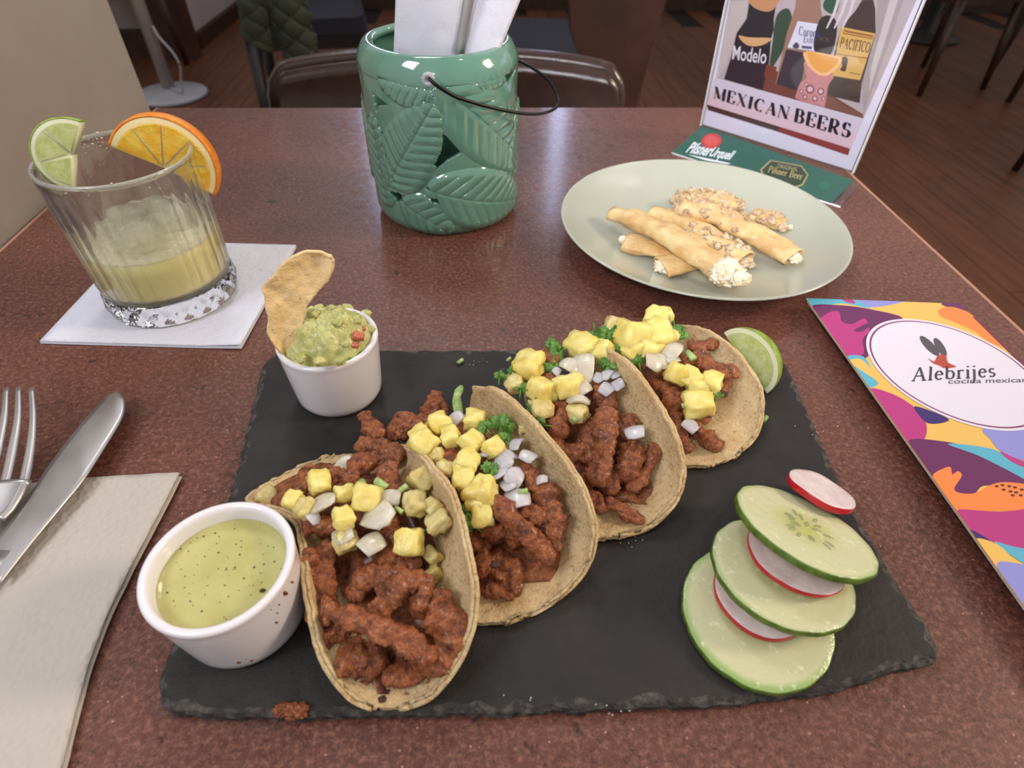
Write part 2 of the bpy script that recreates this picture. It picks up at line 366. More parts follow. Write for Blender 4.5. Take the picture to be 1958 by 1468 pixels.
# broad-nib serif lettering: thick down strokes, hairline cross strokes, slab hairline serifs
def arc(cx, cy, rx, ry, a0, a1, n=12):
    return [(cx+rx*math.cos(math.radians(a0+(a1-a0)*i/n)), cy+ry*math.sin(math.radians(a0+(a1-a0)*i/n))) for i in range(n+1)]
def sf(x, y, w=.2): return [(x-w/2, y), (x+w/2, y)]
G_ = {
 'M': (1.0, [[(.12, 0), (.12, 1)], [(.12, 1), (.5, .05)], [(.5, .05), (.86, 1)], [(.86, 0), (.86, 1)], sf(.12, 0), sf(.08, 1, .16), sf(.86, 0, .26), sf(.9, 1, .16)], {0: 't', 1: 'T', 2: 't', 3: 'T'}),
 'E': (.72, [[(.16, 0), (.16, 1)], [(.04, 1), (.62, 1), (.62, .78)], [(.04, 0), (.65, 0), (.65, .26)], [(.16, .52), (.46, .52)], [(.46, .4), (.46, .64)]], {4: 't'}),
 'X': (.82, [[(.12, 1), (.68, 0)], [(.66, 1), (.12, 0)], sf(.12, 0), sf(.68, 0, .24), sf(.12, 1, .24), sf(.66, 1)], {0: 'T', 1: 't'}),
 'I': (.4, [[(.2, 0), (.2, 1)], sf(.2, 0, .3), sf(.2, 1, .3)], {}),
 'C': (.8, [arc(.44, .5, .34, .5, 50, 310, 20), [(.7, .7), (.7, .95)]], {1: 't'}),
 'A': (.86, [[(.12, 0), (.42, 1)], [(.42, 1), (.72, 0)], [(.2, .34), (.62, .34)], sf(.12, 0), sf(.72, 0, .26)], {0: 't', 1: 'T'}),
 'N': (.86, [[(.12, 0), (.12, 1)], [(.12, 1), (.72, 0)], [(.72, 0), (.72, 1)], sf(.12, 0), sf(.08, 1, .16), sf(.72, 1)], {0: 't', 1: 'T', 2: 't'}),
 'B': (.78, [[(.16, 0), (.16, 1)], [(.04, 1), (.36, 1)]+arc(.36, .76, .24, .24, 90, -90)+[(.16, .52)], [(.36, .52)]+arc(.38, .26, .28, .26, 90, -90)+[(.04, 0)]], {}),
 'R': (.82, [[(.16, 0), (.16, 1)], [(.04, 1), (.36, 1)]+arc(.36, .74, .25, .26, 90, -90)+[(.16, .48)], [(.38, .48), (.66, .0)], sf(.16, 0), sf(.7, 0)], {2: 'T'}),
 'S': (.66, [arc(.32, .75, .2, .25, 30, 270, 14)[:-1]+arc(.33, .26, .24, .26, 90, -150, 14), [(.52, .72), (.52, .95)], [(.1, .05), (.1, .3)]], {1: 't', 2: 't'}),
 'P': (.74, [[(.16, 0), (.16, 1)], [(.04, 1), (.36, 1)]+arc(.36, .74, .25, .26, 90, -90)+[(.16, .48)], sf(.16, 0, .28)], {}),
 'F': (.66, [[(.16, 0), (.16, 1)], [(.04, 1), (.58, 1), (.58, .8)], [(.16, .52), (.44, .52)], sf(.16, 0, .28)], {}),
 'O': (.84, [arc(.42, .5, .34, .5, 0, 360, 26)], {}),
 'U': (.84, [[(.16, 1), (.16, .3)]+arc(.4, .28, .24, .28, 180, 360)+[(.64, 1)], sf(.16, 1, .26), sf(.64, 1)], {}),
 'l': (.32, [[(.16, 0), (.16, 1)], sf(.16, 0, .26), [(.06, .98), (.16, 1)]], {}),
 'i': (.32, [[(.16, 0), (.16, .62)], sf(.16, 0, .26), [(.06, .6), (.16, .62)], [(.16, .82), (.16, .92)]], {}),
 'j': (.32, [[(.17, .62), (.17, -.2), (.08, -.36), (-.04, -.38)], [(.06, .6), (.16, .62)], [(.16, .82), (.16, .92)]], {}),
 'e': (.56, [[(.1, .36), (.46, .36)]+arc(.28, .32, .19, .32, 8, 318, 18)], {}),
 'b': (.62, [[(.12, 0), (.12, 1)], arc(.32, .31, .2, .31, 130, -130, 14), [(.02, .98), (.12, 1)]], {}),
 'r': (.46, [[(.14, 0), (.14, .62)], sf(.14, 0, .26), arc(.3, .4, .16, .22, 160, 40, 8), [(.05, .6), (.14, .62)]], {}),
 's': (.46, [arc(.22, .46, .13, .16, 30, 270, 10)[:-1]+arc(.22, .15, .15, .15, 90, -150, 10)], {}),
 'o': (.6, [arc(.3, .31, .21, .31, 0, 360, 22)], {}),
 'd': (.62, [[(.5, 0), (.5, 1)], arc(.3, .31, .2, .31, 50, 310, 14), [(.4, .98), (.5, 1)]], {}),
 'n': (.62, [[(.12, 0), (.12, .62)], arc(.3, .38, .18, .24, 180, 0, 8)+[(.48, 0)], sf(.12, 0), sf(.5, 0)], {}),
 'u': (.62, [[(.12, .62), (.12, .2)]+arc(.28, .2, .16, .2, 180, 340, 8), [(.5, .62), (.5, 0)], sf(.54, 0, .14)], {}),
 'a': (.56, [arc(.26, .42, .16, .2, 140, 10, 6)+[(.42, 0)], arc(.26, .17, .16, .17, 60, 330, 10)], {}),
 'q': (.62, [[(.5, .62), (.5, -.36)], arc(.3, .31, .2, .31, 50, 310, 14)], {}),
 't': (.42, [[(.18, .84), (.18, .12), (.26, 0), (.38, .06)], [(.04, .6), (.36, .6)]], {}),
 'x': (.56, [[(.08, .62), (.48, 0)], [(.46, .62), (.08, 0)]], {0: 'T', 1: 't'}),
 ' ': (.42, [], {})}
def letters(s, thick=.17, thin=.05, track=.06):
    V, Fc, x = [], [], 0.0
    for ch in s:
        w, strokes, kinds = G_[ch]
        for k, st in enumerate(strokes):
            kd = kinds.get(k, ''); n = len(st); b = len(V)
            if n < 2: continue
            for i in range(n):
                a, c = st[max(i-1, 0)], st[min(i+1, n-1)]
                dx, dy = c[0]-a[0], c[1]-a[1]; L = math.hypot(dx, dy) or 1
                wd = thick if kd == 'T' else thin if kd == 't' else thin+(thick-thin)*abs(dy/L)**1.5
                if kd in ('T', 't') or abs(dx) < 1e-6 or abs(dx) < .6*abs(dy): nx, ny = 1, 0   # horizontal nib
                else: nx, ny = -dy/L, dx/L
                if nx*(-dy)+ny*dx < 0 and not (nx == 1): nx, ny = -nx, -ny
                if nx == 1 and dy > 0: nx = -1
                px, py = st[i]
                V += [(x+px+nx*wd/2, py+ny*wd/2), (x+px-nx*wd/2, py-ny*wd/2)]
            for i in range(n-1): Fc.append((b+2*i, b+2*i+1, b+2*i+3, b+2*i+2))
        x += w+track
    return [(a-(x-track)/2, b) for a, b in V], Fc, x-track
# ================================================================== SETTING
def struct(name, vf, mat, parent=None, smooth=False, label=None, org=None):
    return mk(name, vf, mat, parent, smooth, label=label, kind=None if parent else 'structure', org=org)
floor = struct('floor', box(-420, 560, -160, 530, -79, -75.6), MT['gap'], label='dark brown wooden plank floor of the dining room', org=(0, 0, -75.6))
pw, pl = 15.0, 132.0; a0 = math.radians(0)
protos = {}
for i, x in enumerate(grid(-412, 533, 64)):
    off = (i*53) % 132
    for j in range(4):
        y0 = 40-off+j*pl
        if y0 > 505 or x < -60-(y0+pl)*.62-40 or x > 70+(y0+pl)*.80: continue
        ln = min(pl-.3, 508-y0)
        if ln < 10: continue
        key = round(ln, 1)
        if key not in protos:
            o = mk('board', box(0, pw-.3, 0, ln, -.6, 0), MT['board'], floor, False)
            protos[key] = o
        else:
            o = protos[key].copy(); COL.objects.link(o); o.parent = floor
        me = o.data
        o.location = ((x-0)/100, (y0-0)/100, (.0)/100)
# correct mesh origin of the boards (they were built relative to the floor's origin)
for o in protos.values():
    for v in o.data.vertices: v.co.z = v.co.z-.756+.006   # top face sits flush at floor level
WALLH = 250
struct('wall_back', box(-162, 560, 505, 515, -76, WALLH-75), MT['greywall'])
struct('wall_left_back', box(-420, -164, 384, 394, -76, WALLH-75), MT['greywall'])
struct('wall_left_return', box(-172, -164, 394.2, 504, -76, WALLH-75), MT['greywall'])
struct('baseboard_left_back', box(-420, -163.9, 378, 383.8, -75, -62), MT['darkwood'])
struct('baseboard_back', box(-150, 540, 501, 504.8, -75, -66), MT['darkwood'])
struct('baseboard_left_return', box(-163.8, -160.5, 396, 500, -75, -67), MT['darkwood'])
# cream pier beside the table: rounded plaster block on a dark plinth
def rounded_box(x0, x1, y0, y1, z0, z1, r, n=5):
    poly = []
    for cx, cy, s in ((x1-r, y0+r, -90), (x1-r, y1-r, 0), (x0+r, y1-r, 90), (x0+r, y0+r, 180)):
        for k in range(n+1):
            a = math.radians(s+90*k/n); poly.append((cx+r*math.cos(a), cy+r*math.sin(a)))
    return prism(poly, z0, z1)
struct('wall_left', rounded_box(-78, -37.4, 43, 73.2, -1.2, WALLH-76, 1.2), MT['wall'])
struct('trim_1', rounded_box(-77, -38.2, 43.6, 72.6, -75, -1.2, .8), MT['darkwood'])
# ================================================================== TABLE
tb = thing('dining_table', 'reddish brown speckled stone topped dining table carrying the whole meal', 'table', (0, 32, -75))
mk('tabletop', box(-36.2, 36.0, -6, 71.8, -3, 0), MT['table'], tb, False)
for x0_, x1_ in ((36.0, 36.45), (-36.65, -36.2)): mk('edge_trim', box(x0_, x1_, -6, 72.2, -2.6, -.12), MT['edge'], tb, False, label='light brown edging strip along the table side')
mk('column', lathe(0, 32, [(4, -73), (4, -3)], 24), MT['black'], tb)
mk('base_foot', box(-28, 28, 28, 36, -75, -73), MT['black'], tb, False)
mk('base_foot', box(-4, 4, 4, 60, -75, -73.1), MT['black'], tb, False)
# ================================================================== SLATE BOARD
def densify(pts, step, amp, sd):
    out = []
    for i in range(len(pts)):
        a, b = Vector(pts[i]), Vector(pts[(i+1) % len(pts)]); n = max(1, int((b-a).length/step))
        for k in range(n):
            p = a.lerp(b, k/n); q = p*1.1; nn = noise.noise(Vector((q.x, q.y, sd)))*amp+noise.noise(Vector((q.x*3, q.y*3, sd)))*amp*.6
            d = (b-a).normalized(); out.append((p.x-d.y*nn, p.y+d.x*nn))
    return out
SH = .6
oc = [P(*q, SH) for q in ((303, 1345), (300, 1300), (345, 1180), (445, 920), (497, 712), (506, 688), (530, 670), (700, 667), (1000, 667), (1300, 667), (1465, 668), (1495, 680), (1515, 715), (1560, 815), (1610, 925), (1662, 1020), (1722, 1118), (1780, 1200), (1799, 1235), (1795, 1262), (1760, 1272), (1690, 1285), (1600, 1318), (1400, 1345), (1000, 1360), (600, 1368), (400, 1368), (325, 1362))]
outl = densify([(p.x, p.y) for p in oc], .22, .11, 3.0)
n = len(outl); cxs, cys = sum(p[0] for p in outl)/n, sum(p[1] for p in outl)/n
def inset(d, sd=0):
    r = []
    for i in range(n):
        a, b = outl[i-1], outl[(i+1) % n]; t = Vector((b[0]-a[0], b[1]-a[1])).normalized()
        k = d*(1+.9*noise.noise(Vector((outl[i][0]*1.5, outl[i][1]*1.5, sd+d*9))))
        r.append((outl[i][0]+t.y*k, outl[i][1]-t.x*k))
    return r
area2 = sum(outl[i][0]*outl[(i+1) % n][1]-outl[(i+1) % n][0]*outl[i][1] for i in range(n))
sg = 1 if area2 < 0 else -1
loops = [(0.12*sg, 0.03), (0.0, .14), (0.06*sg, .3), (.0*sg, .42), (.16*sg, .55), (.3*sg, .6)]
V = []; Fc = []
for d, z in loops: V += [Vector((p[0], p[1], z)) for p in inset(d, z*7)]
for j in range(len(loops)-1):
    for i in range(n): Fc.append((j*n+i, j*n+(i+1) % n, (j+1)*n+(i+1) % n, (j+1)*n+i))
ne = len(Fc)
slate = thing('slate_board', 'dark grey rectangular slate serving board with chipped edges under the tacos', 'serving board', (cxs, cys, 0))
mk('chipped_edge', (V, Fc), MT['slate_edge'], slate, False, label='rough chipped stone edge')
top = inset(.3*sg, .6*7); mk('board_face', ([Vector((p[0], p[1], SH)) for p in top]+[Vector((p[0], p[1], .05)) for p in inset(.12*sg, .03*7)], [tuple(range(n)), tuple(range(2*n-1, n-1, -1))]), MT['slate'], slate, False)
# ================================================================== TACOS
def bez(a, b, c, d, t):
    s = 1-t; return a*s**3+b*3*s*s*t+c*3*s*t*t+d*t**3
def cr1(v, s):
    m_ = len(v)-1; x = min(max(s, 0), .99999)*m_; i = int(x); t = x-i
    a, b, c, d = v[max(i-1, 0)], v[i], v[min(i+1, m_)], v[min(i+2, m_)]
    return (b*2+(c-a)*t+(a*2-b*5+c*4-d)*t*t+(b*3-a-c*3+d)*t**3)*.5
def taco(label, secs, fills, meats, pines, pale, onions, whites, herbs, stems, chars=(), seed=0, bed=(.14, .14, .82)):
    Ls = [P(*q[0]) for q in secs]; Bs = [P(*q[1]) for q in secs]; Rs = [P(*q[2]) for q in secs]
    base = Bs[4]; T = thing('taco', label, 'taco', (base.x, base.y, SH), group='tacos in a row on the slate board')
    NI, NJ = 64, 56
    def surf(s, t, dz=0.0):
        L, B, R = cr1(Ls, s), cr1(Bs, s), cr1(Rs, s)
        zb = B.z
        p1 = Vector((B.x+(L.x-B.x)*.95, B.y+(L.y-B.y)*.95, zb-.12*(L.z-zb))); p2 = Vector((B.x+(R.x-B.x)*.95, B.y+(R.y-B.y)*.95, zb-.12*(R.z-zb)))
        return bez(L, p1, p2, R, t)
    def G(off=0.0, sw=0.0):
        g = []
        for i in range(NI+1):
            s = i/NI; row = []
            for j in range(NJ+1):
                t = j/NJ; p = surf(s, t)
                w = noise.noise(p*.55+Vector((seed, sw, 0)))*.16+noise.noise(p*1.7+Vector((sw, seed, 0)))*.06+noise.noise(p*4.5+Vector((sw, seed, 0)))*.025
                if i in (0, NI) or j in (0, NJ): 
                    q = p*2.6; p = p+Vector((noise.noise(q+Vector((seed, 0, 0)))*.07, noise.noise(q+Vector((0, seed, 5)))*.07, 0))
                p = Vector((p.x, p.y, max(p.z+w+off, SH+.22+off*.6)))
                row.append(p)
            g.append(row)
        return g
    g = G()
    mk('tortilla', sheet(g, -.16), MT['tortilla'], T)
    # outer second tortilla, slightly slipped towards the right
    g2 = []
    cen = surf(.5, .5)
    for i in range(NI+1):
        row = []
        for j in range(NJ+1):
            s = i/NI; t = j/NJ; p = g[i][j]
            a = g[min(i+1, NI)][j]-g[max(i-1, 0)][j]; b = g[i][min(j+1, NJ)]-g[i][max(j-1, 0)]
            nn = a.cross(b); nn = nn.normalized() if nn.length > 1e-9 else Vector((0, 0, -1))
            sl = ((.03 if seed == 1 else .2) if t > .5 else -.03)*abs(t-.5)*2
            q = p-nn*.02+ (b.normalized() if b.length > 1e-9 else Vector((0, 0, 0)))*sl*(.6+.9*noise.noise(Vector((s*4, seed, 2))))
            row.append(Vector((q.x, q.y, max(q.z, SH+.14))))
        g2.append(row)
    mk('tortilla', sheet(g2, .12), MT['tortilla'], T)
    def fh(py):
        if py >= fills[0][0]: return fills[0][1]
        for (a, ha), (b, hb) in zip(fills, fills[1:]):
            if py >= b: return ha+(hb-ha)*(a-py)/(a-b)
        return fills[-1][1]
    # bed of minced filling under the larger pieces
    gb = []
    for i in range(33):
        s = bed[0]+(.92-bed[0])*i/32; row = []
        L, R = surf(s, .16), surf(s, .80); B = surf(s, .5)
        for j in range(29):
            u = j/28; t = bed[1]+(bed[2]-bed[1])*u; w = surf(s, t)
            # top height from pixel row of this point
            d = Vector((w.x, w.y, 0)); 
            zt = B.z+(fh(fills[0][0]+(fills[-1][0]-fills[0][0])*s)-B.z-1.15)*math.sin(math.pi*s)**.35
            edge = math.sin(math.pi*u)**.5
            z = w.z+.05+(max(zt, w.z)-w.z)*edge
            q = Vector((w.x, w.y, z)); q.z += (noise.noise(q*1.6+Vector((seed, 0, 0)))*.35+noise.noise(q*4+Vector((seed, 0, 0)))*.16)*edge
            row.append(q)
        gb.append(row)
    mk('minced_filling', sheet(gb, -.02), MT['meat'], T, kind='stuff')
    k = 0
    for it in meats:
        *pts, r = it; k += 1
        P3 = []
        for q in pts:
            h = q[2] if len(q) > 2 else fh(q[1])-.25
            P3.append(P(q[0], q[1], h))
        if len(P3) == 1: P3 = [P3[0]-Vector((r*.35, 0, 0)), P3[0]+Vector((r*.35, 0, .05))]
        c = crv(P3, 14 if len(P3) < 3 else 9)
        # extend to rounded ends
        m_ = len(c); rr = []
        t0 = (c[0]-c[1]).normalized(); t1 = (c[-1]-c[-2]).normalized()
        pts2 = [c[0]+t0*r*.75, c[0]+t0*r*.6, c[0]+t0*r*.3]+c+[c[-1]+t1*r*.3, c[-1]+t1*r*.6, c[-1]+t1*r*.75]
        ra = [.15, .55, .85]+[1.0+.10*math.sin(i*.6+k) for i in range(m_)]+[.85, .5, .12]
        # densify
        pp = crv(pts2, 2); rad = []
        for i in range(len(pp)):
            x = i/(len(pp)-1)*(len(ra)-1); a = int(min(x, len(ra)-1.001)); rad.append(1.0*r*(ra[a]+(ra[min(a+1, len(ra)-1)]-ra[a])*(x-a)))
        mk('meat_piece', tube(pp, rad, 30, nz=.5, seed=k*3.1+seed, nf=1.0, flatf=random.uniform(.6, .9), hi=(.34, .16)), MT['meat'], T)
    def chunk(nm, q, mat, flatk=.8, dh=.15, bx=.8, amp=.24):
        h = q[3] if len(q) > 3 else fh(q[1])+dh
        c = P(q[0], q[1], h); s = q[2]/F*(c-Vector((0, 0, CH))).dot(CF)/2*.98
        mk(nm, blob(c, (s*random.uniform(.85, 1.1), s*random.uniform(.8, 1.0), s*flatk*random.uniform(.8, 1.1)), 3, amp, 1.1, random.uniform(0, 90), rmat(tilt=.55), bx), mat, T)
    for q in pines: chunk('pineapple_piece', q, MT['pineapple'])
    for q in pale: chunk('pineapple_piece', q, MT['pineapple_pale'], dh=0)
    def petal(q, mat, dh, asp):
        h = q[3] if len(q) > 3 else fh(q[1])+dh
        c = P(q[0], q[1], h); s = q[2]/F*(c-Vector((0, 0, CH))).dot(CF)/2*1.05; R3 = Matrix.Rotation(random.uniform(-.5, .3), 3, 'X')@Matrix.Rotation(random.uniform(-.5, .5), 3, 'Y')@Matrix.Rotation(random.uniform(0, 6.28), 3, 'Z'); g_ = []; sd = random.uniform(0, 50); cvx = random.uniform(.2, .5)
        for i in range(11):
            row = []
            for j in range(11):
                u, v = i/5-1, j/5-1; kk = 1-.16*(u*u*v*v)
                p = Vector((u*s*kk*(1+.15*noise.noise(Vector((v, sd, 0)))), v*s*asp*kk*(1-.25*u*(sd % 1)), s*cvx*(1-u*u)-s*.1*v*v)); row.append(c+R3@p)
            g_.append(row)
        mk('onion_piece', sheet(g_, max(.10, s*.28)), mat, T)
    for q in onions: petal(q, MT['onion'], .15, .75)
    for q in whites: petal(q, MT['onion_white'], .08, .8)
    for q in stems:
        c = P(q[0], q[1], q[3] if len(q) > 3 else fh(q[1])+.15); s = q[2]/F*(c-Vector((0, 0, CH))).dot(CF)/2; a = random.uniform(0, 3.14)
        d = Vector((math.cos(a), math.sin(a), random.uniform(-.3, .3)))*s*.9
        mk('green_onion_piece', tube([c-d, c+Vector((0, 0, s*.12)), c+d], s*.52, 12, nz=.3, nf=2, seed=q[0]), MT['stem'], T)
    for q in herbs:
        h = q[3] if len(q) > 3 else fh(q[1])+.2
        c = P(q[0], q[1], h); s = q[2]/F*(c-Vector((0, 0, CH))).dot(CF)/2*1.25
        parts = []
        up = Vector((random.uniform(-.5, .5), random.uniform(-.9, -.2), 1)).normalized()
        e1 = up.cross(Vector((1, 0, .1))).normalized(); e2 = up.cross(e1)
        stem_dir = random.uniform(0, 6.28)
        for kk in range(3):
            a0 = stem_dir+(kk-1)*1.05; lc = c+(e1*math.cos(a0)+e2*math.sin(a0))*s*.45
            ring = []; nn_ = 22
            for i in range(nn_):
                a = 2*math.pi*i/nn_; rr = s*.55*(.72+.28*abs(math.cos((a-a0)*2.5)))*(1-.25*(i % 2))
                ring.append(lc+(e1*math.cos(a)+e2*math.sin(a))*rr+up*(.10*math.sin(a*2+kk)+.12*noise.noise(Vector((a, kk, q[0]*.01)))*1.5))
            nV = [lc+up*.06]+ring; b_ = len(nV)
            nV += [p-up*.03 for p in nV]
            ff = [(0, 1+i, 1+(i+1) % nn_) for i in range(nn_)]+[(b_, b_+1+(i+1) % nn_, b_+1+i) for i in range(nn_)]+[(1+i, b_+1+i, b_+1+(i+1) % nn_, 1+(i+1) % nn_) for i in range(nn_)]
            parts.append((nV, ff))
        st = c-(e1*math.cos(stem_dir)+e2*math.sin(stem_dir))*s*.9
        parts.append(tube([st-up*.1, c], .05, 6))
        mk('cilantro_leaf', J(*parts), MT['cilantro'], T)
    for q in chars:
        c = P(q[0], q[1], q[2]); mk('char_spot', blob(c, (q[3], q[3]*.8, .04), 2, .5, 1.2, q[0]), MT['char'], T)
    return T
T1 = taco('frontmost taco of the row, its open end nearest the camera, beside the salsa cup',
 [((712, 1351, .92), (740, 1356, .85), (768, 1352, .92)), ((664, 1326, 1.4), (745, 1318, .8), (828, 1324, 1.5)), ((614, 1250, 2.2), (750, 1250, .75), (885, 1243, 2.6)),
  ((588, 1140, 3.0), (745, 1150, .75), (909, 1150, 3.5)), ((578, 1040, 3.1), (735, 1060, .75), (893, 1040, 4.3)), ((556, 984, 2.5), (725, 985, .75), (866, 945, 4.6)),
  ((474, 954, 1.5), (700, 930, .75), (828, 893, 4.3)), ((560, 898, 1.1), (700, 890, .75), (785, 855, 3.2)), ((640, 868, 1.0), (690, 862, .8), (730, 850, 1.6))],
 [(1330, 1.3), (1250, 1.9), (1150, 2.5), (1050, 3.1), (980, 3.7), (900, 3.5), (850, 2.7), (760, 1.5)],
 [((650, 1176, 3.0), (730, 1205, 2.9), (820, 1251, 2.5), .46), ((672, 1250, 1.7), (712, 1264, 1.6), .72), ((838, 1146, 2.7), (856, 1215, 2.3), (826, 1268, 1.8), .62), ((745, 1290), (800, 1290), .42), ((725, 1172, 2.6), (760, 1120, 3.3), (802, 1115, 3.2), (808, 1165, 2.6), .5),
  ((691, 1111), (770, 1070), .5), ((628, 1043), (621, 1132), .40), ((618, 1170), .62), ((681, 1132), .40), ((592, 1003), (640, 1000), .42), ((590, 900), (572, 950), .42), ((633, 907), (672, 912), .45),
  ((680, 890), (760, 866), .52), ((745, 895), (757, 950), .46), ((697, 795), (722, 832), .42), ((740, 1060), (790, 1075), .5), ((590, 1060), (600, 1100), .4), ((660, 1200), (625, 1215), .4),
  ((765, 822), .62), ((690, 855), (735, 850), .45), ((834, 760, 1.6), (836, 795, 1.6), .55), ((802, 802), (830, 812), .42), ((745, 1000), (750, 1040), .45)],
 [(611, 922, 50), (659, 943, 36), (657, 991, 46), (701, 953, 60), (783, 1036, 58), (560, 956, 34)],
 [(514, 951, 38, 1.6), (807, 917, 46), (793, 962, 52), (838, 996, 50), (827, 968, 34), (660, 1034, 50), (584, 972, 44), (826, 1062, 34, 2.6), (828, 1098, 34, 2.3)],
 [(613, 962, 58), (722, 985, 80), (708, 1040, 60), (746, 951, 40), (655, 1020, 50), (660, 890, 44, 3.0)], [(600, 990, 30)], [(824, 1010, 26, 2.9)],
 [(686, 929, 28), (730, 926, 30), (763, 975, 20), (770, 935, 22)], chars=[(731, 1336, 1.02, .16)], seed=1)
T2 = taco('second taco from the front, topped with a heap of bright pineapple cubes',
 [((905, 1192, .9), (930, 1195, .8), (960, 1191, .85)), ((875, 1160, 1.3), (950, 1150, .75), (1045, 1157, .95)), ((880, 1100, 1.8), (960, 1095, .75), (1112, 1096, 1.6)),
  ((875, 1030, 2.2), (965, 1030, .75), (1137, 1025, 2.8)), ((860, 960, 2.5), (960, 970, .75), (1120, 945, 3.7)), ((830, 910, 2.5), (950, 920, .75), (1075, 870, 4.3)),
  ((805, 870, 2.2), (930, 870, .75), (1010, 797, 4.6)), ((810, 830, 1.8), (910, 830, .75), (950, 745, 4.4)), ((850, 800, 1.2), (890, 800, .8), (905, 737, 3.6))],
 [(1120, 1.5), (1050, 2.2), (980, 3.1), (900, 3.7), (820, 3.7), (760, 2.8)],
 [((950, 958, 3.4), (1000, 1015, 3.0), (1046, 1066, 2.2), .42), ((925, 1085), (975, 1090), .78), ((1045, 945), (1052, 1000), (1040, 1035), .70), ((1004, 897), (1028, 931), .4), ((935, 1010), (987, 1022), .6), ((900, 1030), (925, 1040), .5),
  ((930, 1120), (985, 1120), .5), ((1000, 980), (1030, 985), .5), ((1060, 880, 3.2), (1090, 900, 3.0), .35), ((850, 870), (870, 880), .4), ((760, 800, 2.0), (800, 815, 2.4), .4)],
 [(810, 848, 52), (840, 812, 48), (861, 834, 42), (909, 803, 46), (902, 845, 46), (943, 856, 42), (893, 882, 52), (886, 912, 50), (920, 941, 64), (922, 985, 46), (908, 965, 40), (803, 830, 40)],
 [(834, 872, 34), (851, 896, 34), (1000, 820, 20)], [], [(871, 800, 34), (987, 849, 34), (1011, 873, 40), (963, 883, 38), (984, 911, 42), (970, 925, 34), (990, 955, 52), (1036, 918, 24), (958, 903, 36), (926, 868, 22), (975, 868, 34)],
 [(958, 818, 52), (966, 842, 34), (935, 905, 44), (898, 962, 46), (905, 1003, 50), (930, 820, 34)],
 [(1000, 940, 20)], chars=[(947, 1079, 3.0, .2)], seed=5, bed=(.24, .12, .70))
mk('green_onion_piece', tube(crv([P(882, 738, 2.5), P(874, 758, 2.7), P(876, 780, 2.8), P(880, 798, 2.6)], 4), [.12, .2, .24, .22, .2, .22, .25, .26, .25, .24, .22, .2, .16], 12, flatf=.6, nz=.2), MT['stem'], T2)
T3 = taco('third taco from the front, with a thick strip of meat down its middle',
 [((1125, 1030, 1.0), (1150, 1031, .8), (1180, 1027, .85)), ((1110, 990, 1.3), (1175, 990, .75), (1245, 1003, 1.1)), ((1110, 940, 1.8), (1175, 945, .75), (1292, 955, 1.9)),
  ((1095, 890, 2.1), (1170, 895, .75), (1307, 890, 2.8)), ((1075, 850, 2.2), (1160, 850, .75), (1287, 820, 3.7)), ((1050, 810, 2.2), (1150, 810, .75), (1257, 765, 4.3)),
  ((1020, 780, 2.2), (1130, 770, .75), (1217, 707, 4.6)), ((1010, 750, 1.8), (1110, 740, .75), (1172, 672, 4.4)), ((1060, 720, 1.2), (1090, 715, .8), (1145, 655, 3.4))],
 [(1000, 1.4), (930, 2.0), (850, 2.8), (780, 3.4), (700, 3.7), (640, 3.2)],
 [((1078, 780), (1069, 826), .55), ((1085, 866), (1122, 862), .62), ((1160, 790, 3.7), (1158, 850, 3.3), (1148, 915, 2.5), .56), ((1150, 735), (1164, 775), .52), ((1130, 815), (1132, 882), .5), ((1207, 856), (1196, 905), .58),
  ((1250, 855), (1235, 900), (1208, 932), .32), ((1112, 945), (1148, 968), .48), ((1166, 960), (1222, 993), .38), ((1100, 898), (1126, 920), .42), ((1041, 678), (1050, 690), .5), ((1050, 722), (1065, 740), .5),
  ((1175, 905), (1165, 930), .55), ((1205, 800, 3.0), (1195, 830, 2.8), .45), ((1100, 930), (1125, 975), .4), ((1060, 850), (1075, 880), .5)],
 [(1010, 699, 60), (1035, 746, 54), (1088, 738, 58), (1112, 664, 64), (1150, 672, 48), (1130, 668, 44)],
 [(1035, 784, 46), (984, 734, 42), (1104, 790, 40)], [(1113, 704, 62), (1112, 740, 44), (1105, 765, 44), (1090, 700, 40)],
 [(1158, 716, 34), (1160, 744, 32), (1180, 735, 32), (1176, 715, 26), (1213, 826, 48), (1063, 709, 20), (1145, 722, 26)],
 [(1072, 669, 44), (1057, 697, 34), (1170, 692, 48), (1185, 705, 34), (996, 744, 36), (1038, 812, 32), (1004, 790, 34), (955, 722, 26), (1138, 634, 44), (1060, 660, 34), (985, 712, 30), (1020, 775, 30), (1030, 685, 30)],
 [(880, 691, 14, .75), (973, 687, 12, 2.0), (1105, 802, 24), (1148, 655, 22)], seed=9, bed=(.26, .12, .72))
